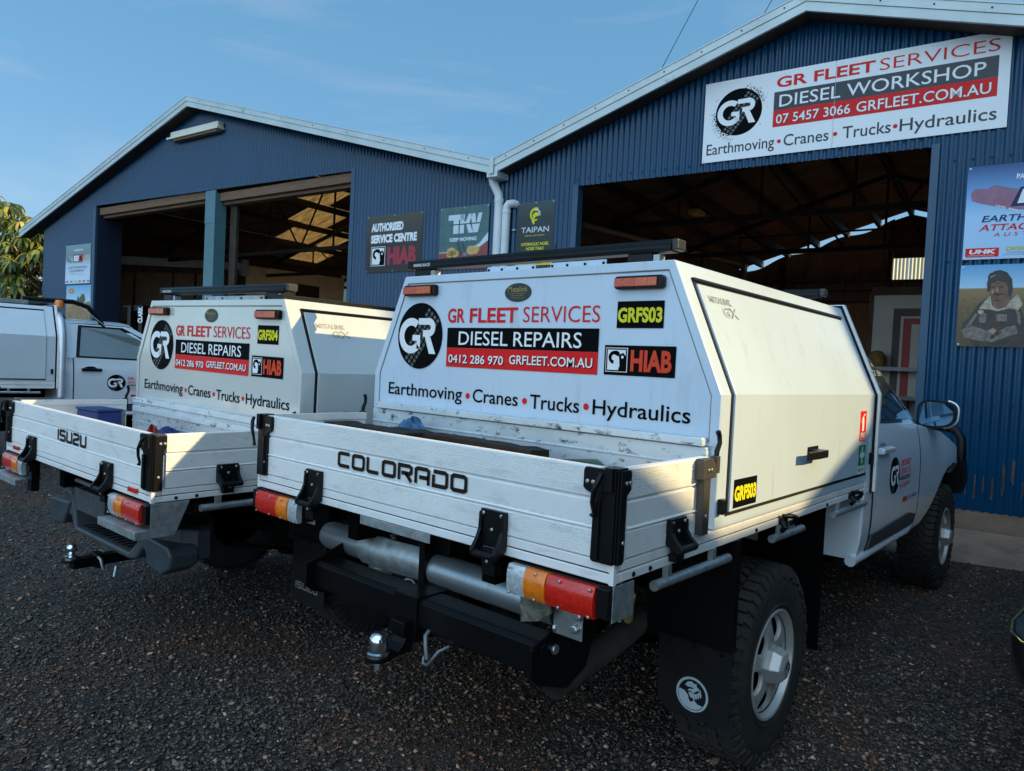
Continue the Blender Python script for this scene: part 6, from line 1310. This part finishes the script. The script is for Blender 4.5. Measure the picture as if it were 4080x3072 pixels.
# ------------------------------------------------------------------ vehicle whose bumper corner shows at the right edge
pv=thing('parked_car','dark car cut off by the right edge, only its rounded bumper corner in view','car',(.785,1.36,0),(0,0,0))
CARP=mat('dark_car_paint',(.020,.022,.026),.25,.3,.1,4,coat=.8)
q=MB(); side=[(.10,.34),(.06,.62),(.14,.80),(.95,.99),(1.30,1.04),(2.05,1.50),(3.3,1.53),(4.0,1.10),(4.35,1.02),(4.42,.40),(3.85,.30),(1.0,.28)]
for x0,x1,ins_ in ((.02,1.70,0),): q.prism(side,'x',x0,x1)
bd=q.build('body',CARP,pv,bevel=.07,seg=4)
q=MB(); q.face([(.16,1.39,1.105),(1.56,1.39,1.105),(1.48,1.97,1.465),(.24,1.97,1.465)]); q.build('windscreen',GLASS,bd,recalc=False)
q=MB(); q.prism([(1.42,1.08),(2.08,1.46),(3.2,1.48),(3.75,1.10)],'x',.012,1.708); q.build('side_window',GLASS,bd,bevel=.01)
# wrap-round bumper with a chrome edge and a pale lamp recess
rows=[]
prof=[(.00,.47),(.035,.50),(.060,.56),(.068,.64),(.055,.675),(.0,.69)]
path=[(-.005,.75),(-.045,.45),(-.062,.22),(-.05,.08),(-.01,-.02),(.09,-.07),(.30,-.10),(.86,-.12),(1.42,-.10),(1.63,-.07),(1.73,-.02),(1.77,.08),(1.78,.22),(1.765,.45),(1.725,.75)]
cxx=.86
for x,y in path:
    d=Vector((x-cxx,(y-.9)*.9,0)).normalized(); rows.append([(x-d.x*(.068-o),y-d.y*(.068-o),z) for o,z in prof])
q=MB(); q.grid(rows); q.face(rows[0]); q.face(rows[-1]); bp=q.build('bumper',mat('bumper_black',(.012,.012,.014),.3,.1,.1,5,coat=.4),pv,smooth=50)
q=MB(); q.tube([(x*1.0+(.0015 if x>cxx else -.0015),y-.001,.672) for x,y in path[1:-1]],.006,6); q.build('chrome_strip',mat('gold_tinted_chrome',(.75,.65,.40),.2,1,.1,8),bp,smooth=60)
q=MB(); rows=[]
for x,y in ((.05,-.062),(.10,-.085),(.18,-.10)): rows.append([(x,y-.004,.52),(x,y-.006,.58),(x,y-.004,.64)])
q.grid(rows); q.build('lamp_recess',mat('pale_lamp_recess',(.22,.20,.18),.4,.2,.1,6),bp,smooth=60)
for s_,xx in ((-1,.03),(1,1.69)):
    for yy in (.85,3.45):
        q=MB(); dx=-.2*s_; q.lathe([(.18,0),(.29,0),(.315,.03),(.315,.18),(.29,.20),(.18,.20)],(xx,yy,.315),(-s_,0,0),28,0,True); wl=q.build('wheel',RUB,pv,smooth=40)
        q=MB(); q.lathe([(0,-.004),(.10,-.01),(.185,.012),(.19,.03)],(xx,yy,.315),(-s_,0,0),20); q.build('rim',ALLOY,wl,smooth=40)
# ------------------------------------------------------------------ unseen sheds and trees added on the right, shaped to shade the yard
def shade_shed(label,pts,x0,x1):
    T=thing('added_shade_shed',label,'shed',(x0,(pts[0][0]+pts[-1][0])/2,0),(0,0,0),'unseen sheds added to shade the yard'); oy=(pts[0][0]+pts[-1][0])/2
    P=[(y-oy,z) for y,z in pts]
    q=MB(); q.prism([(P[0][0],0)]+P+[(P[-1][0],0)],'x',0,x1-x0); q.build('wall',mat('shade_shed_cladding',(.16,.15,.13),.6,.2,.1,2),T)
    for a,b in zip(P,P[1:]):
        q=MB(); q.prism([a,b,(b[0],b[1]+.03),(a[0],a[1]+.03)],'x',-.001,x1-x0+.2); q.build('roof',BARGE,T)
    q=MB(); q.box(-.03,-.001,-1.2,1.2,0,2.6); q.build('door',GALV,T)
shade_shed('unseen beige steep-roofed shed added at right for shade, nearer the camera of the two',[(-6.4,4.0),(-.62,7.13),(4.24,4.62),(4.61,4.62)],7.0,13.0)
shade_shed('unseen beige low-pitched shed added at right for shade, farther along the yard',[(4.62,4.62),(4.98,4.62),(10.6,6.48),(16.6,4.40)],7.0,13.0)
def screen_tree(label,y,zlo,ztop,rr_,seed,x=14.5):
    r=random.Random(seed); T=thing('added_shade_tree',label,'tree',(x,y,0),(0,0,0),'unseen trees added to shade the yard')
    q=MB()
    for i in range(900):
        t=r.uniform(0,6.283); k=math.sqrt(r.random()); z=r.uniform(0,1); w_=rr_*(.75+.35*math.sin(math.pi*z)); c=Vector((k*w_*math.cos(t)*.6,k*w_*math.sin(t),zlo(y+k*w_*math.sin(t))+.25+z*(ztop-zlo(y)))); s=r.uniform(.35,.7)
        a=Vector((r.gauss(0,1),r.gauss(0,1),r.gauss(0,1))).normalized(); b=a.orthogonal().normalized(); c2=a.cross(b); q.face([c+b*s,c+c2*s*.6,c-b*s,c-c2*s*.6])
    q.build('crown',LEAF,T,recalc=False)
    q=MB(); q.tube([(0,0,0),(0,.1,ztop*.4),(.1,0,ztop*.85)],[.30,.22,.08],10); q.build('trunk',BARK,T,smooth=60)
def crown_floor(y):  # underside of the added crowns, trimmed along the sun's slope to leave a lit gap
    y0=y-14.5*math.tan(SUN_AZ); zz=3.30 if y0>1.1 else (3.30-(1.1-y0)*2.0)
    return max(2.0,zz)+14.5*math.tan(SUN_EL)/math.cos(SUN_AZ)
for i,y in enumerate((-1.9,1.3,4.3,7.1,9.9,12.7,15.0)):
    screen_tree(('unseen dense tree added at right to block the sun, %s in its row'%('first second third fourth fifth sixth seventh'.split()[i])),y,crown_floor,20+i%2*1.2,2.3,40+i)
bpy.context.view_layer.update()
